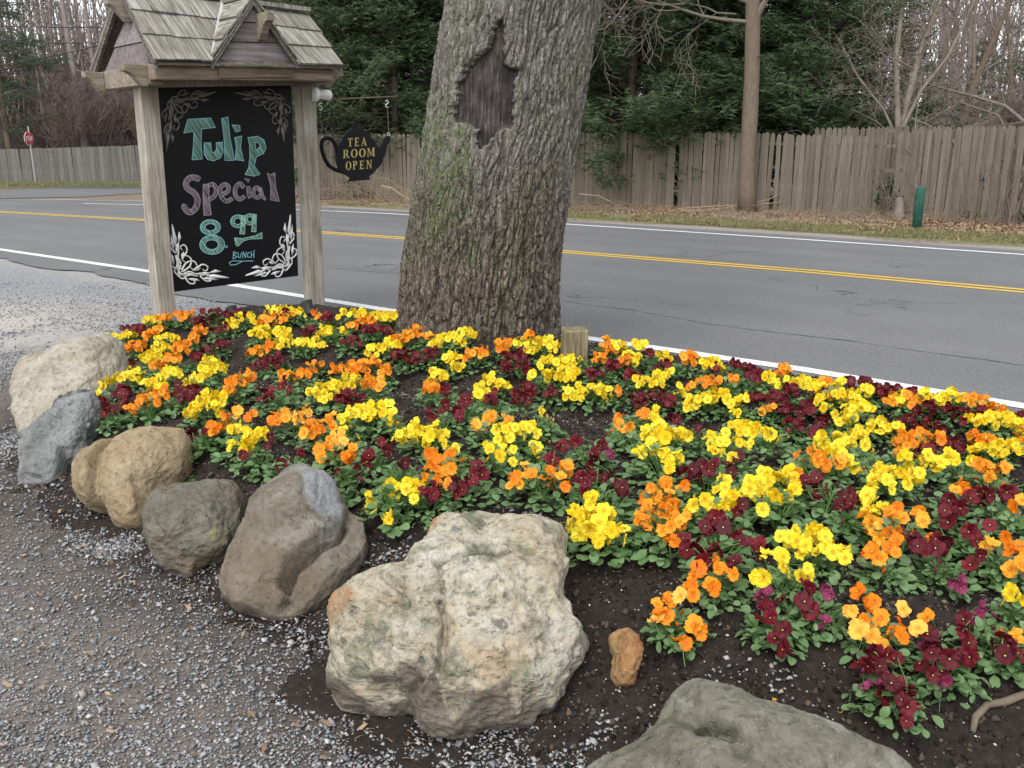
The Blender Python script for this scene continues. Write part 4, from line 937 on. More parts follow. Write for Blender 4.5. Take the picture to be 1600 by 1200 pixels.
def glyph(ch):
    V_, Hh, D2 = .19, .09, 0
    def vb(x, w=.17): return [(x, 0), (x + w, 0), (x + w, 1), (x, 1)]
    def sf(x, y, w=.3, h=.06): return [(x, y), (x + w, y), (x + w, y + h), (x, y + h)]
    if ch == 'T': return [vb(.30), sf(.05, .92, .68, .08), sf(.20, 0, .38), [(.05, .75), (.1, .75), (.12, .92), (.05, .92)], [(.68, .75), (.73, .75), (.73, .92), (.66, .92)]]
    if ch == 'E': return [vb(.12), sf(.02, .93, .62, .07), sf(.02, 0, .64, .07), sf(.25, .47, .25, .07), [(.5, .38), (.54, .38), (.54, .63), (.5, .63)], [(.58, .78), (.64, .78), (.64, .93), (.58, .93)], [(.6, .07), (.66, .07), (.68, .24), (.64, .24)]]
    if ch == 'A': return [[(.08, 0), (.16, 0), (.42, .86), (.38, 1)], [(.36, 1), (.44, 1), (.78, 0), (.58, 0)], sf(.22, .3, .32, .07), sf(0, 0, .26), sf(.5, 0, .36)]
    if ch == 'N': return [vb(.10, .08), vb(.66, .08), [(.06, 1), (.26, 1), (.74, 0), (.66, 0)], sf(0, 0, .28), sf(0, .94, .2), sf(.56, .94, .28)]
    if ch == 'M': return [vb(.08, .07), vb(.72, .17), [(.06, 1), (.26, 1), (.50, .1), (.44, .1)], [(.44, .1), (.52, .1), (.76, 1), (.70, 1)], sf(0, 0, .26), sf(.62, 0, .38), sf(0, .94, .2), sf(.72, .94, .28)]
    if ch == 'O':
        o_, i_ = oval(.42, .5, .42, .52, 18), oval(.42, .5, .22, .46, 18); return [[o_[k], o_[(k + 1) % 18], i_[(k + 1) % 18], i_[k]] for k in range(18)]
    if ch in 'RP':
        t = [vb(.12), sf(.02, .94, .2), sf(.02, 0, .38)]; o_ = crm([(.2, 1), (.5, 1), (.68, .76), (.5, .47), (.2, .47)], 3); i_ = crm([(.2, .93), (.42, .93), (.5, .74), (.42, .54), (.2, .54)], 3)
        t += [[o_[k], o_[k + 1], i_[k + 1], i_[k]] for k in range(len(o_) - 1)]
        if ch == 'R': t += [[(.36, .5), (.54, .5), (.82, 0), (.62, 0)], sf(.6, 0, .26)]
        return t
for txt, u0, v0, u1, v1, hgt in (('TEA', 345, 596, 518, 585, 72), ('ROOM', 303, 696, 580, 675, 72), ('OPEN', 328, 795, 562, 780, 72)):
    n_ = len(txt); cw = (u1 - u0) / n_
    for k, ch in enumerate(txt):
        mb = MB()
        for poly in glyph(ch):
            pts = []
            for x, y in poly:
                f = (k + x * .98) / n_; pts.append(tz(u0 + (u1 - u0) * f, v0 + (v1 - v0) * f - y * hgt, .0095))
            mb.add(pts, [tuple(range(len(pts)))])
        tpart('letter', mb, M['gold'])
def hook(u, v, s=1):
    mb = MB(); mb.tube([tz(u + a * s, v + b, 0) for a, b in crm([(12, -24), (0, -30), (-12, -22), (-8, -8), (6, 4), (12, 16), (4, 28), (-10, 24)])], .0045, 5); tpart('s_hook', mb, M['metal'], smooth=True)
hook(114, 255); hook(680, 232, -1)
for a, b in (((112, 283), (128, 520)), ((684, 262), (694, 486)), ((114, 226), (116, 186)), ((680, 204), (682, 163))):
    mb = MB(); mb.tube([tz(*a), tz(*b)], .0016, 4); tpart('hanging_wire', mb, M['galv'])
for c_ in ((128, 526), (694, 490)):
    mb = MB(); mb.tube([tz(c_[0] + 12 * math.cos(t * .7), c_[1] + 12 * math.sin(t * .7)) for t in range(10)], .0035, 5); tpart('ring', mb, M['metal'], smooth=True)

# ------------------------------------------------------------------ the big tree
base = onbed(744, 522); bt = proj(np.array(base))[1]; DT = float(bt) + .45      # depth of its axis
tl = [(-90, 962, 682), (0, 937, 699), (80, 920, 684), (180, 905, 668), (300, 885, 648), (400, 868, 632), (470, 864, 626), (510, 862, 622), (530, 866, 616), (550, 874, 606)]
AXP = []
hd = Vector((base.x, base.y, 0)).normalized(); O_ = Vector((base.x, base.y, 0)) + hd * .40
for (y, xr, xl) in sorted(tl, reverse=True):
    n_ = -Vector((0, 1, 0)); a, b = PL(xl, y, O_, n_), PL(xr, y, O_, n_); AXP.append((((a + b) / 2), (b - a).length / 2))
zs = [a.z for a, _ in AXP]
zt = np.concatenate([np.linspace(zs[0] - .1, zs[-1], 430), np.linspace(zs[-1] + .03, 6.5, 60)])
dxz = (AXP[-1][0].x - AXP[-4][0].x) / (zs[-1] - zs[-4])
cx = np.interp(zt, zs, [a.x for a, _ in AXP]); cx[430:] += (zt[430:] - zs[-1]) * dxz * .8
cr = np.interp(zt, zs, [r for _, r in AXP]); cr[430:] = cr[430:] * (1 - .07 * (zt[430:] - zs[-1]))
cyy = O_.y + 0 * zt
k_ = np.ones(15) / 15
for arr in (cx, cr):
    p_ = np.pad(arr, 7, mode='edge'); arr[:] = np.convolve(p_, k_, 'valid')
nth = 470; th = np.linspace(0, 2 * np.pi, nth, endpoint=False); TH, Z = np.meshgrid(th, zt, indexing='xy')
CX, CR, CY = (np.repeat(a[:, None], nth, 1) for a in (cx, cr, cyy))
lob = 1 + .030 * np.cos(3 * TH + 1.1) + .018 * np.cos(5 * TH + Z * .6) ; flare = sst(.75, .0, Z) * (.02 + .05 * np.maximum(0, np.cos(4 * TH + .6)))
Rr = (CR - .012) * lob * (1 + flare * .8)
PX, PY = np.cos(TH), np.sin(TH)
arc = np.stack([PX * 8.6, PY * 8.6, Z * 3.0], -1)
wrp = fbm(np.stack([PX * 3.2, PY * 3.2, Z * 3.2], -1), 3, 50); wr2 = fbm(np.stack([PX * 3.2, PY * 3.2, Z * 3.2], -1), 3, 60)
arc2 = arc.copy(); arc2[..., 0] += .55 * wrp; arc2[..., 1] += .55 * wr2
f1, f2, cid = worley(arc2 * np.array([1.35, 1.35, .62]), 71); fr1 = sst(0, .20, f2 - f1)
arc3 = arc2 * np.array([2.7, 2.7, 1.5]); h1, h2, cid2 = worley(arc3, 81); fr2 = sst(0, .20, h2 - h1)
plate = .55 * fr1 + .45 * fr1 * fr2
lamin = fbm(np.stack([PX * 22, PY * 22, Z * 11], -1), 5, 90, .7)
deepf = .017 + .010 * sst(1.4, .3, Z)
disp = plate * deepf + .006 * (cid - .5) + .005 * (cid2 - .5) * fr2 + .0075 * lamin
pos0 = np.stack([CX + Rr * PX, CY + Rr * PY, Z], -1); pj, dp = proj(pos0)
frontv = (PY < .25).ravel()
WND = [(772, 36), (787, 26), (790, 60), (790, 95), (798, 104), (811, 103), (806, 150), (802, 200), (790, 200), (768, 222), (752, 238), (742, 226), (742, 202), (716, 193), (707, 203), (703, 180), (712, 135), (720, 112), (734, 100), (745, 84), (762, 72), (768, 52)]
pw = pj.reshape(-1, 2) + 4.0 * np.stack([fbm(pos0.reshape(-1, 3) * 26, 3, 95), fbm(pos0.reshape(-1, 3) * 26, 3, 96)], -1)
inw = inpoly(pw, WND) & frontv; dw, _ = dseg(pw, WND + [WND[0]])
rec = (sst(0, 5, np.where(inw, dw, 0))).reshape(Z.shape); lip = (sst(22, 4, np.where(inw, 0, dw)) * frontv * ~inw).reshape(Z.shape)
disp = disp * (1 - rec) - .042 * rec + .004 * rec * lamin
# healed smooth bark left of the wound
HEAL = [(700, 212), (714, 180), (718, 128), (735, 104), (720, 100), (706, 130), (697, 200)]
dh, _ = dseg(pw, HEAL + [HEAL[0]]); ih = inpoly(pw, HEAL) & frontv & ~inw; hl = sst(0, 4, np.where(ih, dh, 0)).reshape(Z.shape)
disp = disp * (1 - hl * .7) + .012 * hl
R2 = Rr + disp; V = np.stack([CX + R2 * PX, CY + R2 * PY, Z], -1).reshape(-1, 3)
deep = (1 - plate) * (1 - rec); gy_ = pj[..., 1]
low = fbm(np.stack([PX * 2.5, PY * 2.5, Z * 1.2], -1), 4, 99)
moss = sst(.05, -.35, np.abs((pj[..., 0] - 690) / 90) - .55 + .35 * low) * sst(480, 330, gy_ + 90 * low) * sst(120, 260, gy_) * (PY < .3)
moss = np.clip(moss * 1.5, 0, 1); moss = np.maximum(moss, .35 * sst(.2, .6, low))
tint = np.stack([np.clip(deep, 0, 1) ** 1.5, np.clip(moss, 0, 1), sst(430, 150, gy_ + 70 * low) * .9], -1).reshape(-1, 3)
nz_ = len(zt); i = np.arange(nz_ - 1)[:, None] * nth; j = np.arange(nth)[None]; jn = (j + 1) % nth
q = np.stack([(i + j).ravel(), (i + jn).ravel(), (i + nth + jn).ravel(), (i + nth + j).ravel()], 1)
recq = rec.ravel()[q].mean(1) > .55
tree = empty('maple_tree', (O_.x, O_.y, 0)); tag(tree, 'thick leaning trunk of an old tree with furrowed mossy bark and a bare wood scar', 'tree')
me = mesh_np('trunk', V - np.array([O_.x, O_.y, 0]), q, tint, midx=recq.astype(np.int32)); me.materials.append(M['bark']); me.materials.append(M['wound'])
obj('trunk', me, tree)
tp = Vector((cx[-1], O_.y, 6.45)) - Vector((O_.x, O_.y, 0))
for dx, dy, L in ((-1.2, .3, 2.6), (1.3, -.2, 2.8), (.1, 1.0, 3.0)):
    mb = MB(); mb.tube([tp + Vector((0, 0, -.5)), tp + Vector((dx * .3, dy * .3, .5)), tp + Vector((dx, dy, L * .6)), tp + Vector((dx * 1.5, dy * 1.4, L))], [.30, .25, .18, .10], 12); o_ = obj('limb', mb.mesh('limb', M['bark_far'], True), tree)

# stub post, spotlights, green post
sb = onbed(897, 583); s0 = Vector((sb.x, sb.y, 0)); wv = (PL(921, 550, s0, Vector((0, -1, 0))) - PL(877, 550, s0, Vector((0, -1, 0)))).length
ht = PL(900, 517, s0, Vector((0, -1, 0))).z - sb.z
stb = MB(); rz = Matrix.Rotation(.12, 3, 'Z'); stb.box((0, 0, ht / 2 - .06), (wv * .9, wv * .75, ht + .12), rz, jit=.006)
o_ = obj('wooden_stub_post', stb.mesh('wooden_stub_post', M['stub']), loc=(s0.x, s0.y + wv * .35, sb.z)); bevel(o_, .008, 2); tag(o_, 'short square weathered wooden stub post among the pansies right of the big tree', 'post')
def spot(px, py, h_, label):
    p = onbed(px, py); e = empty('garden_spotlight', p); tag(e, label, 'spotlight', 'black garden spotlights in the flower bed')
    mb = MB(); mb.tube([(0, 0, -.1), (0, 0, h_ - .08)], .009, 8); obj('stake', mb.mesh('stake', M['dull_black'], True), e)
    mb = MB(); d = Vector((-.35, .3, .9)).normalized(); c = Vector((0, 0, h_ - .09)); mb.tube([c, c + d * .02, c + d * .022, c + d * .10, c + d * .10, c + d * .085], [.022, .032, .030, .042, .036, .03], 14); obj('lamp_head', mb.mesh('lamp_head', M['dull_black'], True), e)
spot(487, 512, .17, 'larger black garden spotlight standing just in front of the sign\'s right post'); spot(368, 503, .10, 'small black garden spotlight between the two sign posts')
g0 = G(1432, 356, .06); gt = PL(1432, 292, g0, Vector((0, -1, 0))).z - .06; gw = (PL(1440, 340, g0, Vector((0, -1, 0))) - PL(1426, 340, g0, Vector((0, -1, 0)))).length / 2
mb = MB(); k = 14; mb.tube([(0, 0, -.2), (0, 0, gt - .02), (0, 0, gt), (.0, 0, gt + .004)], [gw, gw, gw * .9, gw * .5], k)
o_ = obj('marker_post', mb.mesh('marker_post', M['greenpost'], True), loc=g0); tag(o_, 'short dark green marker post on the grass verge in front of the picket fence', 'post')

# ------------------------------------------------------------------ pansies
# bloom clusters read off the photograph: colour, x, y, half width
PAN = """
O257,497,12 Y237,503,12 M218,517,14 M198,517,8 Y202,526,14 Y170,531,12 O290,495,14 M334,493,22 M374,492,14 O249,515,10 O234,528,12 Y262,528,18 Y254,545,15 O215,543,15
O195,545,8 Y237,559,16 O270,560,14 O284,545,15 O304,529,10 O313,518,12 M315,507,14 M346,515,16 Y362,509,12 Y390,498,20 O418,500,14 O440,500,18 Y434,486,20 M443,493,14
Y465,490,16 M328,548,18 M348,541,12 M310,559,10 M199,570,16 O179,553,8 M168,579,8 O248,573,12 Y409,523,18 Y442,521,14 Y440,539,12 O399,551,14 O421,543,10 M412,570,20
M434,564,12 Y465,542,14 Y490,539,18 Y509,520,14 M481,521,12 O496,495,8 M512,497,10 Y543,493,16 Y565,493,14 O574,504,14 Y593,495,16 Y612,497,14 O552,514,10 M574,520,14
M549,534,16 M599,518,14 Y534,517,8 Y587,548,18 Y615,542,16 M624,556,14 O627,535,14 Y204,590,22 Y165,601,14 Y152,620,8 Y243,601,18 Y265,586,20 Y331,573,20 Y315,587,14
Y295,601,10 O370,595,16 O359,607,10 O387,592,12 M192,620,14 M171,645,12 M193,642,14 M159,632,10 O207,645,10 O231,626,16 O254,623,14 M296,623,18 M281,614,10 M415,620,14
Y334,626,20 Y315,633,16 Y299,645,14 Y340,642,12 O473,587,14 O449,589,14 O493,575,12 M442,604,8 M452,614,8 Y496,615,16 Y518,617,20 Y524,604,14 Y549,598,16 O531,578,16
O560,575,18 O584,568,12 O577,600,14 O593,604,12 O602,582,12 M540,625,18 M562,623,12 Y559,651,18 Y577,645,20 Y596,642,16 Y612,657,10 Y537,660,12 O437,657,18 A468,660,12
O487,676,18 A480,648,8 O515,664,14 O356,657,12 O337,670,16 A371,651,8 O390,653,10 Y371,679,12 Y399,685,20 Y362,701,10 Y387,703,12 M421,700,10 M380,720,6 M274,689,12
M298,682,8 M251,717,8 P256,745,7 P287,745,7 M321,682,8 O504,717,14 A527,695,16 O549,710,12 O546,726,10 Y537,682,8 M606,704,13 M574,720,12 M531,742,10 M440,726,8
M471,707,6 M559,735,8 M631,739,8 P566,760,7 Y609,764,9 O647,520,18 O670,528,8 Y706,529,22 Y731,523,14 Y681,542,10 M647,561,14 M672,554,12 O734,559,12 O753,553,14
O787,540,14 Y706,561,14 Y716,576,12 Y684,590,16 Y822,539,20 Y850,539,16 Y831,548,14 Y866,545,12 O828,531,12 M797,564,14 M816,556,10 M791,578,10 M819,573,12 Y856,567,16
Y881,570,18 Y887,589,16 Y906,561,6 Y869,586,14 Y831,590,10 Y853,595,8 Y766,595,16 Y784,607,14 Y750,617,16 O675,607,16 M695,611,10 M769,623,14 M816,623,18 M825,611,14
M859,617,12 M675,654,10 M717,645,12 M694,639,8 M731,632,10 Y922,611,24 Y897,620,18 Y941,617,16 O966,617,8 O966,648,6 O966,670,9 O981,675,9 Y647,676,18 Y669,682,20
Y625,686,12 Y687,676,14 Y694,692,6 O766,661,10 A744,668,8 O791,667,10 Y787,682,16 Y806,676,14 Y828,673,14 Y837,698,12 Y766,707,14 Y781,695,12 Y800,717,10 Y781,726,8
Y845,654,6 M900,692,12 M877,704,10 M941,703,8 P953,714,8 M925,726,14 M578,720,10 M630,739,8 O672,714,12 O675,739,16 O687,732,12 O703,720,12 O684,748,12 O703,751,12
O723,723,6 Y712,704,8 M716,764,18 M750,745,12 M737,755,12 M675,776,16 P668,778,12 Y609,764,10 Y616,779,10 Y634,773,16 Y653,757,12 Y647,786,10 Y578,795,10 Y608,811,11
O806,757,14 O831,753,8 O856,745,14 A822,739,10 O884,739,12 O881,757,12 M862,729,8 P894,754,8 M922,748,12 M912,764,12 M950,748,10 M969,770,15 O1037,770,16 O1012,773,12
Y1016,676,20 Y1037,689,16 Y1022,651,10 O1005,651,10 Y1000,707,12 Y1019,704,12 Y1044,723,12 Y1000,598,14 Y1025,598,14 Y1037,589,14 M1000,626,14 M1028,620,14 O937,561,12
O953,548,16 O975,567,12 O947,536,8 Y987,561,16 Y1000,545,12 Y968,545,12 M931,586,14 M956,576,12 M987,589,12 M1016,558,8 M1034,576,14 Y1040,561,10 Y1062,612,10 O1075,565,14
Y1034,559,10 O1101,599,14 O1079,610,8 O1122,597,8 O1148,597,10 Y1109,574,14 Y1127,578,8 M1116,580,8 M1150,576,10 M1169,580,12 M1180,593,12 O1225,580,12 Y1200,591,12
Y1225,600,20 Y1251,604,14 Y1274,610,14 O1289,599,12 O1294,617,10 Y1307,604,12 Y1311,621,14 Y1285,632,14 Y1337,625,16 Y1354,616,10 M1326,602,10 M1352,606,14 M1379,612,14
M1397,614,10 M1424,614,8 Y1409,625,16 O1397,629,14 O1424,629,14 Y1442,623,14 Y1469,625,16 Y1491,621,14 O1514,631,16 O1536,636,12 O1559,646,16 M1502,651,18 M1536,644,10
M1592,651,14 M1450,644,14 M1435,651,12 M1416,662,14 M1480,642,8 M1459,674,18 Y1525,664,18 Y1551,661,16 Y1577,666,18 Y1597,668,14 O1596,685,10 O1536,691,14 O1521,686,10
O1416,691,20 O1442,685,16 O1409,706,12 O1465,696,10 M1446,707,18 M1491,700,18 Y1544,704,20 Y1525,708,12 Y1562,711,12 Y1585,704,14 O1540,741,16 O1562,736,12 O1502,764,12
O1491,779,8 Y1414,722,14 Y1441,721,12 Y1461,730,14 Y1487,722,14 Y1519,724,8 Y1373,745,18 Y1394,741,10 Y1412,752,12 Y1431,749,14 Y1390,764,12 Y1352,779,16 Y1364,797,18
O1397,812,16 O1435,816,14 O1356,820,14 A1371,835,12 O1394,835,12 O1440,834,8 M1429,850,16 O1456,846,8 O1396,865,14 O1369,880,14 M1480,816,12 M1491,797,18 M1510,797,12
M1536,779,16 M1577,782,18 O1592,801,14 M1521,842,14 M1544,835,8 A1547,854,12 O1574,857,10 O1589,872,18 O1589,892,16 M1469,857,14 M1457,876,12 M1525,887,14 M1472,868,10
Y1124,621,18 Y1097,629,16 Y1079,636,14 Y1142,632,14 Y1150,647,10 Y1165,625,10 M1180,625,10 M1214,621,18 M1236,614,12 M1270,625,8 M1054,659,10 M1045,629,12 Y1022,651,12
Y1064,681,16 Y1037,681,14 Y1045,719,14 Y1060,722,8 O1199,646,12 M1090,670,6 M1225,647,14 M1259,644,14 M1240,666,16 M1285,659,12 M1277,681,13 Y1150,666,14 Y1176,670,18
Y1161,689,18 Y1122,704,14 Y1109,685,10 Y1131,688,10 Y1144,715,8 M1152,717,8 Y1202,677,10 Y1322,659,18 Y1330,644,16 Y1352,647,12 Y1345,677,20 Y1371,666,16 Y1394,674,14
Y1322,689,20 Y1281,696,14 Y1300,707,16 Y1322,722,16 Y1349,696,12 O1287,732,16 O1311,726,12 O1270,715,10 O1244,724,8 M1094,745,18 M1112,737,12 M1073,745,12 M1139,741,10
Y1045,745,7 O1067,764,10 Y1129,764,14 Y1176,767,24 Y1195,752,14 Y1225,752,20 O1244,749,9 Y1141,790,18 Y1107,790,12 Y1127,801,10 Y1217,790,12 Y1238,779,12 Y1191,803,8
M1270,764,18 M1289,771,12 M1255,764,10 M1157,801,10 M1124,831,20 M1150,839,14 M1124,812,12 M1105,839,10 M1094,869,20 M1071,861,12 M1120,869,14 M1182,861,14 M1144,884,12
M1326,779,16 M1319,790,14 M1326,805,12 Y1082,801,12 Y1240,846,24 Y1250,862,14 Y1277,842,22 Y1285,860,14 Y1315,869,18 Y1221,884,9 Y1189,904,14 Y1197,886,9 Y1229,904,12 Y1259,898,15
Y923,798,20 Y905,812,16 Y944,812,20 Y890,828,12 Y920,826,24 Y950,834,22 Y905,842,14 Y935,850,14 Y975,836,10 Y976,850,8
O1040,788,18 O1032,805,18 O1005,820,16 O1048,803,14 O1060,826,14 O1042,832,14 O1052,850,12 O1070,815,10 O1010,803,12
O1079,926,15 O1112,919,13 O1043,934,9 O1039,969,13 A1062,958,9 O1090,982,14 O1069,1003,13 O1027,950,8 A1026,985,7 O1120,889,10 O1144,902,12 O1092,891,9
M1197,975,18 M1262,957,14 M1219,1002,16 P1195,950,16 M1220,939,9 P1293,948,11 M1262,930,11 P1284,995,10
O1348,945,14 A1330,957,10 O1365,940,12 O1376,965,12 O1355,980,12 O1403,990,16 A1360,992,12 A1340,1006,8 A1410,962,10 O1445,984,10 A1430,1010,9 A1375,1015,9
M1350,1035,14 M1368,1042,17 M1395,1030,14 M1355,1062,12 M1385,1090,16 M1400,1092,12 M1422,1102,15 M1412,1128,14 P1355,1085,10 P1380,1070,12
M1447,1052,18 M1478,1055,16 M1455,1008,14 P1450,1025,12 M1510,1010,14 M1512,1030,14 P1525,965,12 P1520,980,10 M1505,975,10 P1475,1082,10 M1560,1020,18 M1583,1030,16 P1495,922,12
Y1578,935,13 Y1598,932,10 A1587,997,9
"""
import re
CL = [(m.group(1), float(m.group(2)), float(m.group(3)), float(m.group(4))) for m in re.finditer(r'([YOMPA])([\d.]+),([\d.]+),([\d.]+)', PAN)]
CNAME = {'Y': 'yellow', 'O': 'orange', 'M': 'dark red'}
def bloom_mesh(mat, seed, cupped=0.0, eye=True, dark=0):
    r = np.random.default_rng(seed); V = []; Fq = []; tin = []; mi = []
    def petal(ang, wid, ln, tilt, z0, off):
        n = 9; b = len(V); ca, sa = math.cos(ang), math.sin(ang)
        ph = r.uniform(0, 6.28); am = r.uniform(.03, .075); curl = r.uniform(-.12, .10)
        rows = [(0.0, .18), (.38, .80), (.78, 1.0), (1.0, .74)]
        for (t, wf) in rows:
            for i in range(n):
                u = i / (n - 1) * 2 - 1; yy = off + ln * (t - (.12 if t > .9 else .03) * u * u * (1 + t)) ; xx = wid * wf * u * (1 if t < .99 else .86)
                zz = z0 + tilt * t * ln + am * math.sin(u * 6.5 + ph) * t * t + curl * t * t - .10 * (u * u) * t
                V.append((xx * ca + yy * sa * -1, xx * sa + yy * ca, zz)); tin.append((min(1, math.hypot(xx, yy) / .75), 0, 0))
        for a in range(len(rows) - 1):
            for i in range(n - 1): Fq.append((b + a * n + i, b + a * n + i + 1, b + (a + 1) * n + i + 1, b + (a + 1) * n + i)); mi.append(0)
    j = lambda s: r.normal(0, s)
    petal(math.radians(28) + j(.12), .40, .62, .10 + cupped + j(.1), -.05, .06); petal(math.radians(-30) + j(.12), .40, .60, .10 + cupped + j(.1), -.03, .06)
    petal(math.radians(98) + j(.1), .32, .54, .12 + cupped + j(.1), .02, .03); petal(math.radians(-98) + j(.1), .32, .54, .12 + cupped + j(.1), .02, .03)
    petal(math.radians(180) + j(.08), .46, .58, .08 + cupped * .8 + j(.1), .05, .02)
    b = len(V)
    for i in range(6): V.append((.055 * math.cos(i * 1.047), .055 * math.sin(i * 1.047) - .01, .10)); tin.append((1, 0, 0))
    V.append((0, -.01, .14)); tin.append((1, 0, 0))
    tri = [(b + i, b + (i + 1) % 6, b + 6) for i in range(6)]; mi += [1] * 6
    # green sepals and a hooked stalk behind
    s0 = len(V); pts = [(0, .05, -.05), (0, .16, -.22), (0, .08, -.6), (0, -.1, -1.1), (0, -.25, -1.7)]
    for k, p in enumerate(pts):
        for a in range(3): V.append((p[0] + .035 * math.cos(a * 2.09), p[1] + .035 * math.sin(a * 2.09), p[2])); tin.append((1, 0, 0))
    for k in range(4):
        for a in range(3): Fq.append((s0 + k * 3 + a, s0 + k * 3 + (a + 1) % 3, s0 + k * 3 + 3 + (a + 1) % 3, s0 + k * 3 + 3 + a))
    nq = len(Fq); mi_q = mi[:nq - 12] + [2] * 12 if False else None
    midx = [0] * (nq - 12) + [2] * 12 + [1] * 6
    me = mesh_np('bloom', np.array(V), [np.array(Fq), np.array(tri)], np.array(tin, float), smooth=True, midx=midx)
    for m_ in (M[mat], M['eye'], M['stem']): me.materials.append(m_)
    return me
BM = {'Y': [bloom_mesh('p_yellow', 10 + i, .05 + .12 * (i % 4)) for i in range(7)], 'O': [bloom_mesh('p_orange', 30 + i, .05 + .12 * (i % 4)) for i in range(7)], 'M': [bloom_mesh('p_maroon', 50 + i, .02 + .12 * (i % 4)) for i in range(7)],
      'P': [bloom_mesh('p_purple', 70 + i, .5 + .2 * i) for i in range(4)], 'A': [bloom_mesh('p_peach', 80 + i, .1 + .15 * i) for i in range(4)]}
def leaf_pts(L, W, fold=.25, bend=.3):
    V = [(0, 0, 0)]; 
    for t, wf in ((.16, .35), (.42, .95), (.72, 1.0), (.93, .55)):
        z = -bend * t * t * L
        V += [(-W * wf, t * L, z + fold * W * wf), (0, t * L, z), (W * wf, t * L, z + fold * W * wf)]
    V.append((0, L, -bend * L)); Fv = [(0, 2, 1), (0, 3, 2)]
    for k in range(3):
        a = 1 + 3 * k; Fv += [(a, a + 1, a + 4, a + 3), (a + 1, a + 2, a + 5, a + 4)]
    Fv += [(10, 11, 13), (11, 12, 13)]
    return V, Fv
def leaf_frames(seed, R_, hgt, n):
    r = random.Random(seed); out = []
    for i in range(n):
        a = r.uniform(0, 2 * math.pi); q = r.random() ** .6; rad = R_ * q * r.uniform(.7, 1.05); z = hgt * (1 - .75 * q * q) * r.uniform(.35, 1.0)
        if r.random() < .22: z = r.uniform(.005, .02); rad = R_ * r.uniform(.6, 1.1)
        el = r.gauss(.25, .45) if q > .5 else r.gauss(.7, .5)
        out.append((Vector((rad * math.cos(a), rad * math.sin(a), z)), a + r.gauss(0, .6), el, r.gauss(0, .35), r.uniform(.75, 1.25)))
    return out
def leafM(a, el, roll): return Matrix.Rotation(a - math.pi / 2, 3, 'Z') @ Matrix.Rotation(el, 3, 'X') @ Matrix.Rotation(roll, 3, 'Y')
LM = []
for i in range(5):
    V, Fv = leaf_pts(.0235, [.0082, .0095, .009, .0065, .0088][i], [.25, .1, .35, .3, .2][i], [.25, .5, .1, .35, .7][i]); mb = MB().add(V, Fv)
    LM.append(mb.mesh('leaf', M['leaf'], True))
def foliage_mesh(seed, R_, hgt, n):
    mb = MB(); fr_ = leaf_frames(seed, R_, hgt, n)
    for p, a, el, ro, s in fr_:
        V, Fv = leaf_pts(.0225 * s, .0085 * s, .22, RNG.uniform(.05, .6)); Mx = leafM(a, el, ro); mb.add([Mx @ Vector(v) + p for v in V], Fv, 0)
    for k in range(9):
        a = RNG.uniform(0, 6.28); q = RNG.uniform(.3, .8) * R_; mb.tube([(0, 0, 0), (q * .5 * math.cos(a), q * .5 * math.sin(a), hgt * .5), (q * math.cos(a), q * math.sin(a), hgt * .9)], .0018, 3, 1, False)
    return mb.mesh('foliage', [M['leaf'], M['stem']], True)
FM = [foliage_mesh(200 + i, .070, .080, 125) for i in range(7)]
# the bed goes on past the frame's right edge
for k in range(48):
    P_ = Vector((RNG.uniform(1.75, 3.3), RNG.uniform(1.7, 4.0), 0))
    if terr(P_.x, P_.y) < .05: continue
    P_.z = terr(P_.x, P_.y) + .085; q_, d_ = proj(np.array(P_))
    if q_[0] > 1650: CL.append((RNG.choice('YYOMM'), float(q_[0]), float(q_[1]), 18 * 3 / float(d_)))
# merge clusters of one colour that belong to one plant
plants = []
for c, x, y, hw in CL:
    col = {'P': 'M', 'A': 'O'}.get(c, c); P = onbed(x, y, .085 if c != 'P' else .05); best = None
    for pl_ in plants:
        if pl_['c'] != col: continue
        d = (Vector(pl_['p']) - P).length
        if d < .128 and (best is None or d < best[0]): best = (d, pl_)
    if best:
        pl_ = best[1]; pl_['cl'].append((c, P, hw)); k = len(pl_['cl']); pl_['p'] = tuple((Vector(pl_['p']) * (k - 1) + P) / k)
    else: plants.append({'c': col, 'p': tuple(P), 'cl': [(c, P, hw)]})
LMK = [('the left sign post', 255, 495), ('the right sign post', 492, 485), ('the big trunk\'s foot', 745, 530), ('the big trunk\'s left edge', 628, 500), ('the wooden stub post', 897, 570), ('the large pale tan boulder', 130, 560), ('the blue-grey slab', 145, 640),
       ('the tan two-lobed boulder', 270, 690), ('the squat grey-brown boulder', 365, 750), ('the cracked grey boulder', 500, 745), ('the largest white-tan boulder', 850, 825), ('the small orange-brown stone', 985, 985), ('the grey-olive boulder', 1100, 1075), ('the road-side bed corner', 1590, 650), ('the brown bent root', 1560, 1110)]
near_list = []
for pl_ in plants:
    q_, d_ = proj(np.array(pl_['p'])); pl_['px'] = (float(q_[0]), float(q_[1])); pl_['dep'] = float(d_)
    g = Vector(pl_['p']); w0 = onbed(*pl_['px'], .085)
    best = min(range(len(LMK)), key=lambda k: math.hypot(LMK[k][1] - q_[0], (LMK[k][2] - q_[1]) * 1.3)); pl_['lm'] = best
groups = {}
for pl_ in plants: groups.setdefault((pl_['lm'], pl_['c']), []).append(pl_)
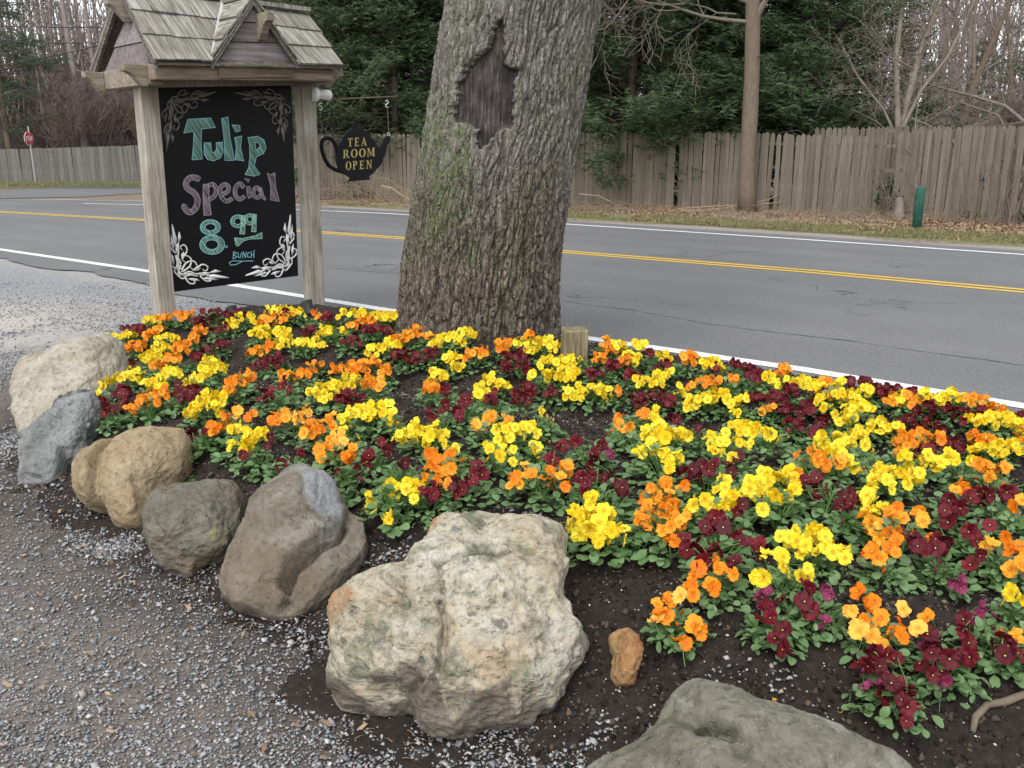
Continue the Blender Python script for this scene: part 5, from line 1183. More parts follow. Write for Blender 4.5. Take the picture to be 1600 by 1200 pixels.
ORD = ['nearest', 'second nearest', 'third nearest', 'fourth nearest', 'fifth nearest', 'sixth nearest', 'seventh nearest', 'eighth nearest', 'ninth nearest', 'tenth nearest', 'eleventh nearest', 'twelfth nearest', 'thirteenth nearest', 'fourteenth nearest', 'fifteenth nearest', 'sixteenth nearest', 'seventeenth nearest', 'eighteenth nearest', 'nineteenth nearest', 'twentieth nearest'] + [a + ' nearest' for a in ('twenty-first', 'twenty-second', 'twenty-third', 'twenty-fourth', 'twenty-fifth', 'twenty-sixth', 'twenty-seventh', 'twenty-eighth', 'twenty-ninth', 'thirtieth', 'thirty-first', 'thirty-second', 'thirty-third', 'thirty-fourth', 'thirty-fifth')]
def side_words(pl_):
    # the plant's closest neighbours, for what it stands beside
    ds = sorted(((Vector(o['p']) - Vector(pl_['p'])).length, o['c']) for o in plants if o is not pl_)
    return CNAME[ds[0][1]]
for (k, c), L in groups.items():
    L.sort(key=lambda o: math.hypot(LMK[k][1] - o['px'][0], (LMK[k][2] - o['px'][1]) * 1.3))
    for i, o in enumerate(L):
        o_txt = ORD[i] if i < len(ORD) else 'farthest'
        o['label'] = f"{CNAME[c]} pansy plant, {o_txt} {CNAME[c]} one to {LMK[k][0]}" if o['px'][0] < 1640 else f"{CNAME[c]} pansy plant where the bed runs on past the right edge"
order = sorted(plants, key=lambda o: o['dep'])
nbl = 0
for idx, pl_ in enumerate(order):
    P = Vector(pl_['p']); gz = max(terr(P.x, P.y), 0); root = empty('pansy_plant', (P.x, P.y, gz), RNG.uniform(0, 6.28)); pl_['root'] = root; tag(root, pl_['label'], 'pansy', 'pansies planted in the flower bed' if pl_['px'][0] < 1640 else 'pansies where the bed runs on')
    s = RNG.uniform(.9, 1.15) * min(1.15, .86 + .05 * len(pl_['cl'])); rz = root.rotation_euler.z
    Ri = Matrix.Rotation(-rz, 3, 'Z')
    if idx < 24:
        for p, a, el, ro, ls in leaf_frames(400 + idx, .074 * s, .078, 105):
            o = obj('leaf', RNG.choice(LM), root); o.location = p; o.rotation_euler = leafM(a, el, ro).to_euler(); ls *= 1.05; o.scale = (ls, ls, ls)
        o = obj('foliage', FM[idx % 7], root, rot=(0, 0, RNG.uniform(0, 6.28)), sc=.72 * s); stuff(o)
    else:
        o = obj('foliage', FM[idx % 7], root, rot=(0, 0, RNG.uniform(0, 6.28)), sc=(s * 1.28, s * 1.28, s * RNG.uniform(.95, 1.2))); stuff(o)
    for c, Q, hw in pl_['cl']:
        m_per = proj(np.array(Q))[1] / F; wr = hw * 1.18 * m_per; size = RNG.uniform(.029, .041) if c != 'P' else .024
        n = max(1, int(round((wr / (size * .60)) ** 2 * 1.5))) if hw > 7.5 else 1
        n = min(n, 15)
        for k in range(n):
            if n == 1: dx = dy = 0
            else:
                a = 2.4 * k + RNG.uniform(-.4, .4); q = math.sqrt((k + .3) / n); dx = (wr - size * .35) * q * math.cos(a); dy = (wr - size * .2) * q * math.sin(a)
            sz = size * RNG.uniform(.85, 1.12)
            x, y = Q.x + dx, Q.y + dy * 1.1; z = Q.z + RNG.uniform(-.022, .022) + .010 * (1 - (dx * dx + dy * dy) / (wr * wr + 1e-6))
            view = Vector((-x, -y, 1.0)).normalized()
            out = Vector((dx, dy, 0)) / (wr + 1e-6)
            nrm = (view * RNG.uniform(.35, 1.15) + Vector((0, 0, .25)) + out * .5 + Vector((RNG.gauss(0, .55), RNG.gauss(0, .55), RNG.gauss(0, .38)))).normalized()
            up = Vector((RNG.gauss(0, .25), RNG.gauss(0, .15), 1)); up = (up - nrm * up.dot(nrm)).normalized(); xx = up.cross(nrm)
            Mx = Matrix((xx, up, nrm)).transposed()
            o = obj('bloom', RNG.choice(BM[c]), root); loc = Vector((x - P.x, y - P.y, z - gz)); o.location = Ri @ loc; o.rotation_euler = (Ri @ Mx).to_euler(); sz *= 1.0
            o.scale = (sz, sz, sz * RNG.uniform(.8, 1.3)); nbl += 1
bud = MB(); bud.tube([(0, 0, -.03), (0, .002, -.005), (0, .002, 0), (0, .003, .005), (0, .002, .010), (0, 0, .013)], [.0008, .001, .0035, .0045, .003, .0005], 6); BUD = {c: bud.mesh('bud', M[m_], True) for c, m_ in (('Y', 'p_yellow'), ('O', 'p_orange'), ('M', 'p_purple'))}
for pl_ in order[:110]:
    root = pl_['root']
    for k in range(RNG.randint(1, 3)):
        a = RNG.uniform(0, 6.28); q = RNG.uniform(.02, .075); o = obj('bud', BUD[pl_['c']], root); o.location = (q * math.cos(a), q * math.sin(a), RNG.uniform(.06, .095)); o.rotation_euler = (RNG.gauss(0, .6), RNG.gauss(0, .6), a)
print('PLANTS', len(plants), 'BLOOMS', nbl, 'LABELS', len(set(p['label'] for p in plants)))

# things lying on the soil
r0 = [onbed(x, y, .01) for x, y in ((1518, 1152), (1522, 1135), (1540, 1118), (1570, 1108), (1604, 1094), (1650, 1075))]
mb = MB(); mb.tube([p + Vector((0, 0, .004 + .01 * math.sin(i))) for i, p in enumerate(r0)], [.006, .008, .008, .009, .009, .008], 8)
o = obj('bent_root', mb.mesh('bent_root', M['bark_far'], True)); tag(o, 'brown bent root lying on the dark soil at the right edge', 'root')
for x, y in ((1312, 1122), (1210, 1097), (905, 772), (1048, 1000)):
    p = onbed(x, y, .008); o = obj('fallen_petal', RNG.choice(BM['A'])); o.location = p; o.rotation_euler = (RNG.gauss(0, .3), RNG.gauss(0, .3), RNG.uniform(0, 6)); o.scale = (.013, .012, .006)
    tag(o, {1312: 'yellow fallen petal lying on the soil above the broad grey-olive boulder', 1210: 'crumpled yellow petal on the soil near the broad grey-olive boulder\'s top edge', 905: 'small yellow petal on the soil behind the yellow pansy by the largest boulder', 1048: 'small orange petal fallen below the front orange pansy'}[x], 'petal', 'petals fallen on the soil')
# straw, bark shreds and dry bits over the soil
mb = MB()
for i in range(2200):
    x = RNG.uniform(-2.6, 3); y = 1.2 + 3.8 * RNG.random() ** 1.3
    if terr(x, y) < .01 or hT([[x, y]])[0] < .01: continue
    a = RNG.uniform(0, 6.28); L = RNG.uniform(.006, .03); z = terr(x, y) + .006; w_ = .0009
    d = Vector((math.cos(a), math.sin(a), RNG.uniform(-.1, .2))) * L; nn = Vector((-math.sin(a), math.cos(a), 0)) * w_; p = Vector((x, y, z)); m_ = p + d * .5 + nn * RNG.uniform(-4, 4)
    mb.add([p - nn, p + nn, m_ + nn + Vector((0, 0, .002)), m_ - nn, p + d], [(0, 3, 2, 1), (3, 4, 2)])
stuff(obj('straw_bits', mb.mesh('straw_bits', M['dead_leaf'])))

mb = MB()
for i in range(260):
    q_ = G(RNG.uniform(0, 640), RNG.uniform(700, 1190)); 
    if inpoly(np.array([[q_.x, q_.y]]), BED)[0]: continue
    a = RNG.uniform(0, 6.28); L = RNG.uniform(.012, .05); d = Vector((math.cos(a), math.sin(a), 0)) * L; nn = Vector((-math.sin(a), math.cos(a), 0)) * (.0012 if RNG.random() < .8 else .006); p = q_ + Vector((0, 0, .003)); m_ = p + d * .5 + nn * RNG.uniform(-3, 3) + Vector((0, 0, .004))
    mb.add([p - nn, p + nn, m_ + nn, m_ - nn, p + d], [(0, 3, 2, 1), (3, 4, 2)])
stuff(obj('twig_litter', mb.mesh('twig_litter', M['dead_leaf'])))

# ------------------------------------------------------------------ fences
def fence(name, label, base, tops, wmin, wmax, mat, gaps=(), tilt=.012, rails=True, pointed=True, hz=.06, th=.018, holes=()):
    """base: pixels of the foot line; tops: pixels of the top line"""
    B = [G(x, y, hz) for x, y in base]; e = empty(name, B[0]); tag(e, label, 'fence'); org = Vector(B[0]); me_cache = {}
    def ztop(p):
        q_, _ = proj(np.array(p)); ty = np.interp(q_[0], [t[0] for t in tops], [t[1] for t in tops]); return PL(q_[0], ty, p, Vector((0, -1, 0))).z
    total = 0; railpts = []; n = 0
    for a, b in zip(B[:-1], B[1:]):
        L = (b - a).length; u = (b - a) / L; rot = math.atan2(u.y, u.x); x = 0
        while x < L:
            w_ = RNG.uniform(wmin, wmax); p = a + u * (x + w_ / 2); x += w_ + RNG.choice((.001, .003, .003, .006, .012)); q_, _ = proj(np.array(p)); px = q_[0]
            if any(g0_ < px < g1_ for g0_, g1_ in gaps): continue
            h = ztop(p) - hz; key = RNG.randrange(6)
            if key not in me_cache:
                mb = MB(); pr = [(-.5, 0), (.5, 0), (.5, .97 + RNG.uniform(-.004, .004)), (.16, 1), (-.16, 1), (-.5, .97 + RNG.uniform(-.004, .004))] if pointed else [(-.5, 0), (.5, 0), (.5, 1), (-.5, 1 + RNG.uniform(-.01, .01))]
                mb.prism([(x_, -th / 2, z_) for x_, z_ in pr], (0, th, 0)); me_cache[key] = mb.mesh('picket', mat)
            o = obj('picket', me_cache[key], e); o.location = p - org + Vector((0, RNG.gauss(0, .004), -RNG.uniform(0, .015))); o.rotation_euler = (RNG.gauss(0, tilt * .6), RNG.gauss(0, tilt), rot + RNG.gauss(0, .02)); o.scale = (w_, 1, h * RNG.uniform(.992, 1.008)); n += 1
    if rails:
        for f in (.2, .55, .85):
            mb = MB(); back = Vector((.02, .05, 0))
            for a, b in zip(B[:-1], B[1:]):
                ha, hb = ztop(a) - hz, ztop(b) - hz; pa = a + back + Vector((0, 0, ha * f)); pb = b + back + Vector((0, 0, hb * f)); mb.prism([pa, pb, pb + Vector((0, 0, .07)), pa + Vector((0, 0, .07))], (0.01, .04, 0))
            me = mb.mesh('rail', mat); me.transform(Matrix.Translation(-org)); obj('rail', me, e)
    return e
fence('picket_fence', 'long weathered brown picket fence on the far side of the road', [(430, 304), (560, 309), (900, 320), (1100, 325), (1270, 332)], [(430, 208), (560, 209), (900, 206), (1100, 206), (1200, 207), (1262, 210), (1275, 210)], .095, .118, M['picket'], gaps=[(982, 985), (1050, 1055), (1198, 1206), (960, 961)])
fence('picket_fence', 'front panel of brown picket fence lower than the fence behind it, with a dark gap', [(1268, 333), (1378, 338), (1500, 344), (1560, 348)], [(1268, 212), (1375, 213), (1395, 206), (1480, 198), (1560, 197)], .088, .110, M['picket'], gaps=[(1369, 1383), (1389, 1394), (1566, 1580)], tilt=.02)
fence('picket_fence', 'rearmost brown picket fence showing above the front panel near the bare vines', [(1262, 328), (1385, 332), (1500, 338), (1750, 352)], [(1262, 199), (1390, 196), (1560, 196), (1750, 190)], .09, .105, M['picket'])
fence('picket_fence', 'end section of brown picket fence at the right edge with missing pickets', [(1575, 349), (1760, 360)], [(1575, 196), (1760, 188)], .09, .105, M['picket'], gaps=[(1569, 1576), (1588, 1593), (1600, 1604)], tilt=.02)
fence('grey_board_fence', 'far grey board fence with brown shrubs behind it across the side street', [(-260, 293), (0, 286), (225, 281.5), (440, 277)], [(-260, 233), (0, 233), (120, 230), (225, 227), (440, 222)], .17, .23, M['picket_far'], pointed=False, rails=False, hz=.02)

# ------------------------------------------------------------------ vegetation behind
def tubes_np(A, B, ra, rb, k=3):
    """one tapered k-sided tube per segment, all as arrays"""
    A, B = np.asarray(A, float), np.asarray(B, float); t = B - A; t /= np.linalg.norm(t, axis=1)[:, None] + 1e-9
    up = np.tile(np.array([.13, .21, .97]), (len(A), 1)); a = np.cross(t, up); a /= np.linalg.norm(a, axis=1)[:, None] + 1e-9; b = np.cross(t, a); V = []
    for P, r in ((A, ra), (B, rb)):
        for j in range(k):
            th = 2 * math.pi * j / k; V.append(P + (a * math.cos(th) + b * math.sin(th)) * np.asarray(r)[:, None])
    V = np.stack(V, 1).reshape(-1, 3); n = len(A); F_ = []
    for j in range(k):
        F_.append(np.stack([np.arange(n) * 2 * k + j, np.arange(n) * 2 * k + (j + 1) % k, np.arange(n) * 2 * k + k + (j + 1) % k, np.arange(n) * 2 * k + k + j], 1))
    return V, np.concatenate(F_)
def grow(rng, p, d, L, r, lev, segs, up=.08, wander=.16, nsub=4, fork=.55, lmin=.1, taper=.82):
    n = 5 if lev > 0 else 3; pts = [p]; rr = [r]; dd_ = d
    for i in range(n):
        dd_ = (dd_ + Vector((rng.gauss(0, wander), rng.gauss(0, wander), rng.gauss(0, wander * .7) + up))).normalized(); q_ = pts[-1] + dd_ * (L / n); r2 = r * (1 - (1 - .25) * (i + 1) / n)
        segs.append((pts[-1], q_, rr[-1], r2)); pts.append(q_); rr.append(r2)
        if lev > 0 and i >= (1 if lev > 1 else 0):
            for _ in range(nsub if i == n - 1 else max(1, nsub // 2)):
                if rng.random() < .85:
                    az = rng.uniform(0, 6.28); perp = dd_.cross(Vector((math.cos(az), math.sin(az), .2))).normalized(); nd_ = (dd_ * (1 - fork) + perp * fork * rng.uniform(.7, 1.3)).normalized()
                    grow(rng, q_, nd_, L * rng.uniform(.45, .72), r2 * rng.uniform(.5, .75), lev - 1, segs, up, wander * 1.15, nsub, fork)
def seg_mesh(name, segs, mat, k=3, rmin=.0):
    A = np.array([s[0] for s in segs]); B = np.array([s[1] for s in segs]); ra = np.maximum(rmin, np.array([s[2] for s in segs])); rb = np.maximum(rmin, np.array([s[3] for s in segs]))
    V, F_ = tubes_np(A, B, ra, rb, k); me = mesh_np(name, V, F_, smooth=True); me.materials.append(mat); return me
def bare_tree_mesh(seed, Ht, r, lev=4, nsub=3, fork=.5, up=.1, stems=1, spread=.2, k=3, rmin=.006):
    rng = random.Random(seed); segs = []; tr = []
    for s_ in range(stems):
        az = rng.uniform(0, 6.28); d = Vector((math.cos(az) * spread * rng.random(), math.sin(az) * spread * rng.random(), 1)).normalized()
        p = Vector((math.cos(az) * .1 * (stems > 1), math.sin(az) * .1 * (stems > 1), -.1))
        n = 9; rr = r * rng.uniform(.7, 1); L = Ht * rng.uniform(.8, 1)
        for i in range(n):
            d = (d + Vector((rng.gauss(0, .05), rng.gauss(0, .05), .03))).normalized(); q_ = p + d * L / n; r1, r2 = rr * (1 - .8 * i / n), rr * (1 - .8 * (i + 1) / n); tr.append((p, q_, r1, r2)); p = q_
            if i >= (2 if stems == 1 else 0):
                for _ in range(2):
                    az = rng.uniform(0, 6.28); nd_ = (d * .5 + Vector((math.cos(az), math.sin(az), .15)) * .7).normalized(); grow(rng, p, nd_, L * rng.uniform(.18, .34) * (1.25 - i / n), r2 * .45, lev - 2, segs, up, .16, nsub, fork)
    return seg_mesh('trunk', tr, M['bark_far'], 7), seg_mesh('crown', segs, M['twig'], k, rmin), len(segs)
def put_tree(name, parts_, loc, label, cat, group=None, rz=None, sc=1.0, mats=None):
    e = empty(name, loc, RNG.uniform(0, 6.28) if rz is None else rz); e.scale = (sc, sc, sc) if isinstance(sc, (int, float)) else sc; tag(e, label, cat, group)
    for nm, me in parts_: obj(nm, me, e)
    return e
# evergreens
def evergreen(seed, Ht, R0, nb, ns, mat, prof='yew', leaf=(.10, .030), droop=.25, low=.0, squash=1.0):
    rng = np.random.default_rng(seed); rr = random.Random(seed); segs = []
    tr = [(Vector((0, 0, Ht * i / 8 - .1)), Vector((0, 0, Ht * (i + 1) / 8)), .16 * (1 - i / 9), .16 * (1 - (i + 1) / 9)) for i in range(8)]
    P = []; D = []
    for b in range(nb):
        h = low + (Ht - low) * rr.random() ** .9; f = (h - low) / (Ht - low); az = rr.uniform(0, 6.28)
        R_ = R0 * ((1 - f) ** .6 * .95 + .12) * rr.uniform(.55, 1.12) * (1 + .22 * math.sin(az * 3 + seed) + .15 * math.sin(az * 5 + h * 2)); d0 = Vector((math.cos(az), math.sin(az) * squash, rr.uniform(-.05, .45))); p = Vector((0, 0, h)); n = 6; pts = [p]
        for i in range(n):
            d0 = (d0 + Vector((rr.gauss(0, .12), rr.gauss(0, .12), rr.gauss(0, .08) - droop * .12))); d0.normalize(); q_ = pts[-1] + d0 * R_ / n; segs.append((pts[-1], q_, .03 * (1 - i / 8), .03 * (1 - (i + 1) / 8))); pts.append(q_)
        k = max(4, int(ns * R_ / R0)); 
        for j in range(k):
            t = .25 + .78 * rr.random() ** .7; x = min(t * n, n - .001); i0 = int(x); c = pts[i0].lerp(pts[i0 + 1], x - i0); sp = .10 + .34 * t
            P.append(c + Vector((rr.gauss(0, sp * .55), rr.gauss(0, sp * .55), rr.gauss(0, sp * .30)))); D.append(tuple((d0 + Vector((rr.gauss(0, .45), rr.gauss(0, .45), rr.gauss(-.15, .3)))).normalized()))
    P = np.array(P); D = np.array(D); n = len(P); m = 7
    side = np.cross(D, np.array([0, 0, 1.0])); side /= np.linalg.norm(side, axis=1)[:, None] + 1e-6
    V = np.zeros((n, m, 3, 3)); 
    for q_ in range(m):
        along = (q_ / m) * leaf[0] * 1.8; s_ = (1 if q_ % 2 else -1); ln = leaf[0] * rng.uniform(.6, 1.2, (n, 1)); tipd = D * .55 + side * s_ * rng.uniform(.4, 1.0, (n, 1)) + rng.normal(0, .28, (n, 3)); tipd /= np.linalg.norm(tipd, axis=1)[:, None]
        o_ = P + D * along; wv_ = np.cross(tipd, rng.normal(0, 1, (n, 3))); wv_ /= np.linalg.norm(wv_, axis=1)[:, None] + 1e-6; wv_ *= leaf[1]
        V[:, q_, 0] = o_ - wv_ * .5; V[:, q_, 1] = o_ + wv_ * .5; V[:, q_, 2] = o_ + tipd * ln
    Fx = np.arange(n * m * 3).reshape(-1, 3)
    me = mesh_np('foliage', V.reshape(-1, 3), Fx, smooth=False); me.materials.append(mat)
    return [('trunk', seg_mesh('trunk', tr, M['bark_far'], 7)), ('limbs', seg_mesh('limbs', segs, M['bark_far'], 3)), ('foliage', me)]
yA = evergreen(1, 9.5, 3.2, 240, 110, M['needle'], low=.7, leaf=(.16, .034)); yB = evergreen(2, 10, 3.8, 280, 120, M['needle'], low=.5, droop=.35, leaf=(.16, .034)); yC = evergreen(3, 8.5, 2.8, 200, 100, M['needle'], low=.4, leaf=(.16, .034))
def at(px, depth): d = ray(px, 240); return (d.x * depth, d.y * depth, .05)
EV = [(yB, 985, 23.6, 'broad dark evergreen behind the fence just right of the big tree trunk', 1.0, .3), (yA, 1150, 23.4, 'dark evergreen directly behind the slender brown roadside tree', 1.0, 2.0), (yC, 1265, 23.0, 'rightmost dark evergreen whose lower boughs reach over the fence beside the vines', 1.0, 4.0), (yB, 1075, 27.0, 'tall dark evergreen set back between the two front ones', 1.15, 5.0),
      (yA, 620, 27.5, 'dark evergreen behind the teapot sign', 1.0, 1.0), (yC, 540, 30.0, 'dark evergreen seen between the sign roof and the teapot rod', 1.1, 3.2), (yC, 700, 29, 'dark evergreen partly hidden behind the left edge of the big trunk', 1.15, .4), (yB, 470, 33, 'dark evergreen mostly hidden by the sign', 1.0, 2.6), (yB, 860, 28, 'dark evergreen hidden mostly by the big trunk', 1.05, 1.6)]
for pr, px, dp_, lb_, sc_, rz_ in EV: put_tree('evergreen_tree', pr, at(px, dp_), lb_, 'evergreen', 'dark evergreens behind the picket fence', rz_, sc_)
pine = evergreen(5, 12, 3.2, 170, 60, M['needle_pine'], low=1.5, leaf=(.16, .022), droop=.1)
for px, dp_, sc_, lb_ in [(15, 43.5, 1.0, 'tall green pine at the far left edge behind the grey fence'), (-60, 52, 1.25, 'second green pine at the far left, farther back'), (1520, 44, .55, 'low soft green pine behind the fence near the right edge'), (1440, 48, .5, 'small soft green pine behind the ivy-covered fence'), (1610, 40, .75, 'soft green pine cut by the right edge'), (1345, 50, .55, 'small green pine in the woods beside the dark evergreens'), (230, 78, 1.3, 'distant pine whose top shows above the brown thicket')]:
    put_tree('pine_tree', pine, at(px, dp_), lb_, 'pine', 'paler pines beyond the fences', RNG.uniform(0, 6), sc_)
# bare woods
BT = [bare_tree_mesh(11, 13, .13, 4, 3, rmin=.007), bare_tree_mesh(12, 12, .11, 4, 3, rmin=.007), bare_tree_mesh(13, 14, .15, 4, 3, rmin=.007)]
SH = [bare_tree_mesh(21, 4.2, .035, 4, 3, .45, .14, 9, .9, rmin=.007), bare_tree_mesh(22, 3.6, .03, 4, 3, .5, .1, 9, 1.1, rmin=.007)]
print('SEGS', [t[2] for t in BT + SH])
spots = [(1395, 34), (1340, 38), (1470, 33), (1530, 38), (1590, 34), (1430, 42), (1500, 46), (1370, 48), (1300, 44), (1640, 44), (1560, 52), (1250, 50), (1420, 56), (1330, 58), (1480, 60), (1600, 60), (560, 48), (660, 52), (760, 50),
         (70, 58), (130, 62), (190, 56), (250, 66), (10, 64), (-60, 60), (320, 60), (400, 58), (100, 74), (170, 76), (40, 80), (480, 62)]
CNT = {}
spots.sort()
NTH = ['first', 'second', 'third', 'fourth', 'fifth', 'sixth', 'seventh', 'eighth', 'ninth', 'tenth', 'eleventh', 'twelfth', 'thirteenth', 'fourteenth', 'fifteenth', 'sixteenth', 'seventeenth', 'eighteenth']
for i, (px, dp_) in enumerate(spots):
    tr, cr_, _ = BT[i % 3]; p = at(px, dp_)
    side = 'beyond the right-hand picket fence' if px > 1200 else ('behind the evergreens' if px > 420 else 'beyond the grey board fence')
    CNT[side] = CNT.get(side, 0) + 1
    put_tree('bare_tree', [('trunk', tr), ('crown', cr_)], p, f'leafless tree {side}, {NTH[CNT[side] - 1]} from the left there', 'bare tree', f'leafless trees {side}', RNG.uniform(0, 6.28), RNG.uniform(.85, 1.15))
for i, (px, dp_, sc_, lb_) in enumerate([(130, 45, 1.45, 'large vase-shaped reddish brown bare shrub behind the far grey fence'), (60, 46, 1.0, 'smaller brown bare shrub behind the stop sign'), (195, 48, 1.35, 'brown bare shrub behind the grey fence next to the sign\'s left post'), (-20, 48, 1.0, 'brown bare shrub at the left edge behind the grey fence'), (250, 47, 1.2, 'brown bare shrub mostly hidden behind the sign'), (1490, 26, .8, 'bare brown shrub behind the ivy-covered fence'), (1590, 25, .85, 'bare brown shrub behind the fence at the right edge'), (1390, 27, .8, 'bare brown shrub behind the gap in the fence'), (100, 54, 1.9, 'tall reddish brown thicket shrub behind the vase-shaped one'), (170, 58, 1.9, 'tallest brown thicket shrub in the second row'), (25, 56, 1.7, 'brown thicket shrub beneath the left pine'), (240, 56, 1.8, 'brown thicket shrub behind the sign')]):
    tr, cr_, _ = SH[i % 2]; put_tree('bare_shrub', [('stems', tr), ('twigs', cr_)], at(px, dp_), lb_, 'shrub', 'leafless shrubs behind the fences', RNG.uniform(0, 6.28), sc_)
# far woods that read as one mass
r = np.random.default_rng(77); n = 62000; az = r.uniform(-.72, .72, n); dist = r.uniform(55, 120, n); x = np.sin(az) * dist; y = np.cos(az) * dist
z = 14 * r.random(n) ** 1.15; L = r.uniform(.7, 2.6, n) * (1 - .02 * z); d = np.stack([r.normal(0, .45, n), r.normal(0, .45, n), np.abs(r.normal(1, .35, n))], 1); d /= np.linalg.norm(d, axis=1)[:, None]
A = np.stack([x, y, z - .4], 1); ra = .026 + .05 * r.random(n) ** 3; V, F_ = tubes_np(A, A + d * L[:, None], ra, ra * .4)
nt_ = 420; az = r.uniform(-.75, .75, nt_); dist = r.uniform(50, 115, nt_); A2 = np.stack([np.sin(az) * dist, np.cos(az) * dist, 0 * az - .2], 1); B2 = A2 + np.stack([r.normal(0, .6, nt_), r.normal(0, .6, nt_), r.uniform(11, 17, nt_)], 1); V2, F2_ = tubes_np(A2, B2, .10 + .14 * r.random(nt_), .05 + 0 * az, 6)
stuff(obj('far_woods', mesh_np('far_woods', np.concatenate([V, V2]), [np.concatenate([F_, F2_ + len(V)])]), mat=M['twig_pale']))
# brush along the fence foot: arching dead stems, and low understorey behind the fences
def stems(name, label, spots_, hmin, hmax, rad, mat, n, arch=.6, spread=.5, grp=None, cat='brush', kind=None):
    segs = []
    for i in range(n):
        px, py = spots_[RNG.randrange(len(spots_))]; p = G(px + RNG.gauss(0, 14), py, .05); az = RNG.uniform(0, 6.28); d = Vector((math.cos(az) * spread * RNG.random(), math.sin(az) * spread * RNG.random() * .6, 1)).normalized(); L = RNG.uniform(hmin, hmax); r_ = rad * RNG.uniform(.6, 1.3)
        for k in range(7):
            q_ = p + d * L / 7; segs.append((p, q_, r_ * (1 - k / 8), r_ * (1 - (k + 1) / 8))); p = q_; d = (d + Vector((math.cos(az) * .18 * arch + RNG.gauss(0, .06), math.sin(az) * .12 * arch, -.22 * arch))).normalized()
            if k > 2 and RNG.random() < .5:
                e_ = (d + Vector((RNG.gauss(0, .6), RNG.gauss(0, .6), RNG.gauss(.1, .4)))).normalized(); segs.append((p, p + e_ * L * .16, r_ * .4, r_ * .2))
    o = obj(name, seg_mesh(name, segs, mat, 3, .002)); tag(o, label, cat, grp, 'stuff'); return o
stems('dead_stems', 'tangle of tan dead stems arching under the teapot sign by the fence', [(505, 312), (530, 313), (560, 314), (590, 315), (615, 316), (640, 318)], .5, 1.6, .007, M['twig_tan'], 110, .8, 1.1)
stems('dead_stems', 'grey brown brush reaching over the fence top under the sign rod', [(500, 312), (530, 313), (555, 313)], 1.4, 2.8, .008, M['twig'], 60, .4, .6)
stems('dead_stems', 'thin bare saplings in front of the fence between the big trunk and slender tree', [(930, 326), (960, 328), (1010, 329), (1080, 330), (1130, 332)], .7, 1.9, .006, M['twig'], 34, .3, .6)
stems('dead_stems', 'leafless vines and saplings in front of the damaged right-hand fence', [(1300, 338), (1340, 340), (1385, 342), (1430, 345), (1500, 348), (1560, 352), (1590, 354)], .8, 2.4, .007, M['twig'], 100, .35, .7)
stems('dead_stems', 'short dry weeds along the foot of the picket fence', [(900 + 12 * i, 327 + i * .42) for i in range(60)], .15, .5, .004, M['twig_tan'], 700, .9, 1.6)
# cut branches lying by the slender tree
for pts, lb_ in (([(905, 303), (935, 306), (960, 318), (985, 331)], 'pale bent stick leaning on the ground right of the big trunk'), ([(1045, 330), (1110, 328), (1160, 322), (1200, 312), (1232, 296)], 'long tan cut branch lying by the slender tree'), ([(1060, 326), (1120, 322), (1180, 320), (1222, 316)], 'shorter tan cut branch under the long one'), ([(1080, 332), (1150, 326), (1195, 318)], 'lowest tan cut branch in the pile'), ([(596, 290), (612, 294), (632, 308), (645, 315)], 'pale arching stem left of the big trunk'), ([(1285, 345), (1310, 340), (1328, 331)], 'small bent stick in front of the fence panel')):
    dpt = 21.2 if pts[0][0] < 1000 else (20.4 if pts[0][0] < 1200 else 18.9); mb = MB(); mb.tube([PD(x, y, dpt - .05 * i) for i, (x, y) in enumerate(pts)], [.016, .015, .013, .010, .006][:len(pts)], 5); o = obj('cut_branch', mb.mesh('cut_branch', M['twig_tan'], True)); tag(o, lb_, 'branch', 'cut branches on the verge')
# slender roadside tree
p0 = G(1168, 331, .05); e = empty('slender_tree', p0); tag(e, 'slender straight brown tree standing in front of the picket fence', 'tree'); pr = [(1168, 331, 16), (1167, 300, 13), (1168, 240, 11.5), (1172, 180, 12), (1175, 110, 11.2), (1176, 50, 11), (1177, 0, 11.5)]
pts = [PL(x, y, p0, Vector((0, -1, 0))) - p0 for x, y, _ in pr]; dpt = proj(np.array(p0))[1]; pts = [pts[0] - Vector((0, 0, .1))] + pts[1:] + [pts[-1] + Vector((.1, 0, 1.5)), pts[-1] + Vector((.3, .1, 4))]
mb = MB(); mb.tube(pts, [w_ * dpt / F for _, _, w_ in pr] + [.12, .05], 14); obj('trunk', mb.mesh('trunk', M['bark_far'], True), e)
top = pts[-3]
segs = []; rg = random.Random(5)
for (h0, dx, dz, L, r_) in ((-.55, .55, .8, 3.0, .09), (-.45, -1.0, .10, 2.6, .05), (-.1, -.9, .35, 2.4, .05), (.8, .8, .5, 2.4, .05), (1.2, -.7, .7, 2.4, .05)):
    grow(rg, top + Vector((0, 0, h0)), Vector((dx, -.15, dz)).normalized(), L, r_, 3, segs, .05, .14, 3, .5)
obj('crown', seg_mesh('crown', segs, M['twig_grey'], 4, .005), e)
